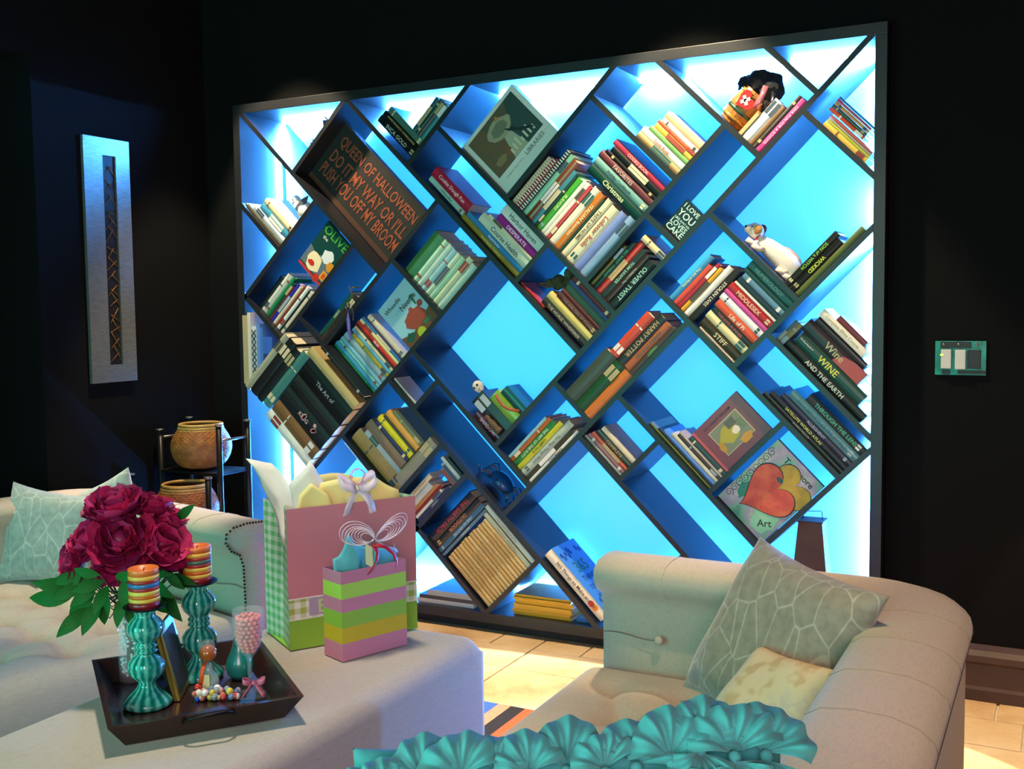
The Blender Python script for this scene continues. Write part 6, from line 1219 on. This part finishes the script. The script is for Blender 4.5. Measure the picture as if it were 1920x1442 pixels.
upright(.078,.094,1.012,1.205,-.018,.17,'5f8fd8','slim pale blue upright book in the left corner'); upright(.0945,.110,1.028,1.190,-.018,.17,'4a78c8','slim mid blue upright book in the left corner')
upright(.1105,.160,1.078,1.150,-.018,.16,'3a68c0','wide blue upright book under the small left shelf')
# hanging tube on a chain
ht=empty('hanging_charm',(.580,-.028,1.272)); tag(ht,'lavender tube charm hanging on a thin chain before the dark books','charm')
tube('tube',[(-.012,0,.0),(-.013,0,-.048),(-.009,0,-.092),(.000,0,-.130)],[.008,.008,.0075,.005],mat('lavender','6a62b8',.35),ht,10); lathe('tube_cap',[(0,0),(.0085,0),(.0085,.014),(.003,.018),(0,.018)],mat('cap_metal'),ht,12,Matrix.Translation((-.012,0,0)))
for i in range(12):
    k=i/11; c=Vector((-.010+.030*math.sin(k*PI*.9)*.6,0,.016+.062*k)); tube('chain_link',[c+Vector((.0035*math.cos(a),.001*math.sin(a*2),.005*math.sin(a))) for a in [2*PI*j/8 for j in range(8)]],.0007,mat('gilt'),ht,4,True)
for i in range(10): c=Vector((.010+.004*math.sin(i),0,.06-.012*i)); tube('chain_link',[c+Vector((.0025*math.cos(a),.001*math.sin(a*2),.006*math.sin(a))) for a in [2*PI*j/8 for j in range(8)]],.0007,mat('cap_metal'),ht,4,True)
tube('peg',[(.011,-.0,.078),(.011,.06,.082)],.003,mat('gilt'),ht,6)
# dried flower
df=empty('dried_flower',M=onD(.218*2.6+HT+.05,.846*2.6,.10)); tag(df,'dark green dried flower heads lying among the maroon books','dried flower')
dm_=mat('dried_green','3a4428',.9,noise=.4,nscale=60)
for i,(x,y,z,R) in enumerate([(.0,0,.055,.030),(.03,.01,.088,.030),(.015,-.02,.112,.022),(-.02,-.01,.03,.018)]):
    bm=bmesh.new(); bmesh.ops.create_icosphere(bm,subdivisions=2,radius=R); rr=random.Random(i)
    for v in bm.verts: v.co*=1+rr.uniform(-.22,.22)
    bmesh.ops.translate(bm,verts=bm.verts,vec=(x,y,z)); link('flower_head',bm_mesh('flower_head',bm),dm_,df)
tube('twig',[(-.05,-.02,.0),(-.03,-.015,.02),(.0,0,.045)],.003,mat('twig_red','8a4a20',.6),df,5); tube('twig',[(-.06,-.01,-.01),(-.02,-.015,.01),(.01,-.005,.06)],.0025,mat('twig_red'),df,5)
# small skull on the green book
sk=empty('skull_ornament',(1.3,.05,1.02)); SKM=mat('bone','c8c4b4',.6)
sk.matrix_world=onU(-.01,2.305,.035); tag(sk,'small pale skull ornament perched on the green book','ornament')
lathe('cranium',[(0,.0),(.012,.002),(.020,.012),(.022,.024),(.017,.037),(.008,.043),(0,.044)],SKM,sk,20); box('jaw',(-.010,-.018,-.004),(.010,.004,.010),SKM,sk,.003)
for s in (-1,1): ball('eye_socket',(s*.008,-.0185,.022),.0058,mat('module_black'),sk,10,6,(1,.6,1))
for i in range(4): box('tooth',(-.008+i*.0042,-.0195,.0),(-.0046+i*.0042,-.0178,.005),mat('module_black') if i%2 else SKM,sk)
# leather strap and cord on those books
sp=tube('leather_strap',[SDP(.060+.10*0,2.40,.0),SDP(.055,2.43,-.006),SDP(.050,2.47,-.004),SDP(.065,2.515,.0),SDP(.095,2.555,.01)],.006,mat('strap_brown','8a3e1c',.5)); tag(sp,'brown leather strap curled beside the green book','strap')
st=empty('small_statuette',M=onU(-.075,2.555,.012)); tag(st,'tiny brown stone statuette standing by the plum book','figurine')
lathe('statuette_body',[(0,0),(.016,0),(.017,.01),(.012,.025),(.015,.045),(.010,.062),(.006,.066),(.009,.075),(.007,.086),(0,.09)],mat('stone_brown','4a3a2a',.8,noise=.4,nscale=80),st,14); tube('statuette_arm',[(-.012,-.006,.055),(-.020,-.012,.035),(-.008,-.016,.03)],.004,mat('stone_brown'),st,6)
# blue crab
cbx=empty('metal_crab',M=Matrix.Translation(SDP(-.322,2.722,.10))@Matrix.Rotation(math.radians(45),4,'Y')@Matrix.Rotation(math.radians(25),4,'X')@Matrix.Scale(.68,4)); tag(cbx,'dark blue painted metal crab in the dim lower centre cell','crab')
blu=mat('crab_blue','0c4a8a',.35,coat=.3); rus=mat('crab_rust','7a3c18',.5)
bm=bmesh.new(); bmesh.ops.create_uvsphere(bm,u_segments=20,v_segments=12,radius=1)
for v in bm.verts: v.co=Vector((v.co.x*.085,v.co.y*.055,v.co.z*(.038 if v.co.z>0 else .018)))
link('shell',bm_mesh('shell',bm,True),blu,cbx)
bm=bmesh.new(); bmesh.ops.create_uvsphere(bm,u_segments=16,v_segments=8,radius=1)
for v in bm.verts: v.co=Vector((v.co.x*.070,v.co.y*.045-.004,v.co.z*.022-.016))
link('belly',bm_mesh('belly',bm,True),rus,cbx)
for s in (-1,1):
    for k in range(4):
        y=-.03+.02*k; tube('leg',[(s*.05,y,-.004),(s*.10,y*1.5,.022),(s*.125,y*1.8,-.01),(s*.135,y*2,-.045)],[.006,.005,.004,.0015],blu if k%2 else rus,cbx,6)
    tube('claw_arm',[(s*.06,-.045,0),(s*.105,-.075,.015),(s*.12,-.10,.04)],[.009,.008,.008],blu,cbx,7)
    for q in (-1,1): tube('pincer',[(s*.12,-.10,.04),(s*.125+q*.016,-.105,.062),(s*.125+q*.006,-.11,.088)],[.010,.008,.001],blu,cbx,7)
    tube('eye_stalk',[(s*.02,-.048,.018),(s*.022,-.056,.036)],.003,blu,cbx,5); ball('eye',(s*.022,-.057,.039),.005,mat('module_black'),cbx,8,6)
# keg with white cross
kg=empty('wooden_keg',M=onD(.725*2.6+HT+.0008,2.325,.105)); tag(kg,'small wooden keg with red heart and white cross, dark plush on top','keg')
kw=mat('keg_wood','a86a2c',.4,noise=.3,nscale=20)
for i in range(18):
    a_=2*PI*i/18; b_=2*PI*(i+1)/18-.02; V=[];rad=[(.046,.0),(.055,.035),(.058,.065),(.055,.095),(.047,.128)]
    for q,z in rad: V+=[(q*math.cos(a_),q*math.sin(a_),z),(q*math.cos(b_),q*math.sin(b_),z),((q-.006)*math.cos(b_),(q-.006)*math.sin(b_),z),((q-.006)*math.cos(a_),(q-.006)*math.sin(a_),z)]
    F=[(3,2,1,0),(16,17,18,19)]
    for j in range(4):
        for k in range(4): F.append((j*4+k,j*4+(k+1)%4,j*4+4+(k+1)%4,j*4+4+k))
    link('stave',mesh('stave',V,F),kw,kg)
lathe('keg_head',[(0,.004),(.043,.004),(.043,.010),(0,.010)],kw,kg,24); lathe('keg_head',[(0,.116),(.045,.116),(.045,.122),(0,.122)],kw,kg,24)
for z,c in ((.018,'b08a3c'),(.048,'3a5a48'),(.112,'b08a3c')):
    q=.0515+.0068*math.sin(PI*z/.128); lathe('hoop',[(q-.002,z-.006),(q+.0012,z-.006),(q+.0012,z+.006),(q-.002,z+.006),(q-.002,z-.006)],mat('hoop_'+c,c,.3,metal=.5),kg,32)
hm=Matrix.Translation((.004,-.0595,.088))@Matrix.Rotation(PI/2,4,'X')@Matrix.Rotation(-.55,4,'Z')
poly('red_heart',heart(0,0,.034,0,30),.004,mat('heart_red','c82020',.35),kg,hm)
for a_,b_ in ((.017,.0055),(.0055,.017)): poly('white_cross',[(-a_,-b_),(a_,-b_),(a_,b_),(-a_,b_)],.0015,mat('cross_white','f0ece8',.4),kg,hm@Matrix.Translation((0,0,.0041)))
pls=mat('plush_dark','10141c',.95,noise=.5,nscale=90,bump=.8,bscale=120); rr=random.Random(12)
for i,(x,y,z,R) in enumerate([(-.02,0,.158,.045),(.035,-.01,.165,.040),(.055,.005,.125,.036),(-.05,.01,.125,.034),(.01,.02,.185,.034)]):
    bm=bmesh.new(); bmesh.ops.create_icosphere(bm,subdivisions=3,radius=R)
    for v in bm.verts: v.co*=1+rr.uniform(-.10,.10)
    bmesh.ops.translate(bm,verts=bm.verts,vec=(x,y,z)); link('plush_tuft',bm_mesh('plush_tuft',bm),pls,kg)
ribbon('foil_ribbon',[(.02,-.052,.165),(.035,-.062,.14),(.042,-.066,.112),(.05,-.064,.092)],.020,mat('foil_pink','c87888',.2,metal=.5),kg,A_ if False else Vector((.9,0,.4)))
ribbon('foil_ribbon',[(.055,-.045,.17),(.075,-.05,.14),(.08,-.05,.11)],.018,mat('foil_silver','c8ccd0',.15,metal=1),kg,Vector((.9,0,.4)))
# plush dog slumped on its shelf
dg=empty('plush_dog',M=onD(.591*2.6+HT+.001,2.945,.09,.72)); tag(dg,'white and tan soft toy dog lying on the shelf beside the black books','soft toy')
pw=mat('plush_white','e8dcd0',.95,bump=.5,bscale=150); pt_=mat('plush_tan','b8824c',.95,noise=.25,nscale=50,bump=.5,bscale=150)
bm=bmesh.new(); segs=[(-.115,.045,.032),(-.08,.050,.040),(-.03,.052,.048),(.03,.058,.055),(.08,.058,.056),(.12,.05,.048),(.15,.04,.034)]
V=[];F=[];n=14
for x,z,R in segs:
    for j in range(n): a_=2*PI*j/n; V.append((x,R*math.cos(a_)*.9,z+R*math.sin(a_)*.95-.002))
for i in range(len(segs)-1):
    for j in range(n): F.append((i*n+j,i*n+(j+1)%n,(i+1)*n+(j+1)%n,(i+1)*n+j))
F+=[tuple(range(n))[::-1],tuple((len(segs)-1)*n+j for j in range(n))]
for v in V:
    pass
link('body',mesh('body',[(x,y,max(z,.001)) for x,y,z in V],F,True),pw,dg)
ball('tan_back',(.055,.012,.082),.042,pt_,dg,14,10,(1.7,.9,.8)); ball('head',(-.150,-.012,.062),.040,pw,dg,16,12,(1.05,.9,.95)); ball('muzzle',(-.178,-.040,.050),.020,pw,dg,12,8); ball('nose',(-.190,-.056,.052),.006,mat('module_black'),dg,8,6)
for y,z in ((-.042,.078),(.02,.085)): ball('ear',(-.140,y,z),.020,pt_ if y<0 else mat('plush_brown','5a3a28',.95),dg,12,8,(1.1,.45,1.2))
for y in (-.030,-.045): ball('eye',(-.168,y-.006,.074),.004,mat('module_black'),dg,8,6)
for x,y in ((-.10,-.05),(-.06,-.052),(.10,-.052),(.14,-.045)): tube('paw',[(x,y*.6,.03),(x-.01,y,.016),(x-.045,y*1.1,.014)],[.016,.015,.013],pw,dg,8)
tube('tail',[(.150,.0,.045),(.17,-.02,.035),(.155,-.05,.02)],[.010,.009,.004],pt_,dg,7); tube('collar',[(-.118,.036*math.cos(a_),.048+.034*math.sin(a_)) for a_ in [2*PI*i/16 for i in range(16)]],.004,mat('heart_red'),dg,6,True)
# tapered brown lantern on the bottom rail
ln=empty('brown_lantern',(2.392,.13,ZB+.0006)); tag(ln,'tall tapered dark brown lantern with wire handle at the lower right','lantern')
lm_=mat('lantern_brown','4a2a20',.6,noise=.15,nscale=12)
def taper(h,wb,wt,d): return [(-wb,-d,0),(wb,-d,0),(wb,d,0),(-wb,d,0),(-wt,-d*.8,h),(wt,-d*.8,h),(wt,d*.8,h),(-wt,d*.8,h)]
FB=[(3,2,1,0),(4,5,6,7),(0,1,5,4),(1,2,6,5),(2,3,7,6),(3,0,4,7)]
link('lantern_body',mesh('lantern_body',taper(.440,.082,.040,.05),FB),lm_,ln); box('lantern_cap',(-.044,-.045,.4402),(.044,.045,.446),mat('lantern_dark','2a1812',.5),ln,.001)
tube('wire_handle',[(-.032,0,.446),(-.032,0,.468),(-.028,0,.472),(.028,0,.476),(.032,0,.472),(.034,0,.446)],.0014,bk,ln,5)
for x in (-.07,.07): box('lantern_foot',(x-.008,-.045,-.0004),(x+.008,.045,.0),mat('lantern_dark'),ln)
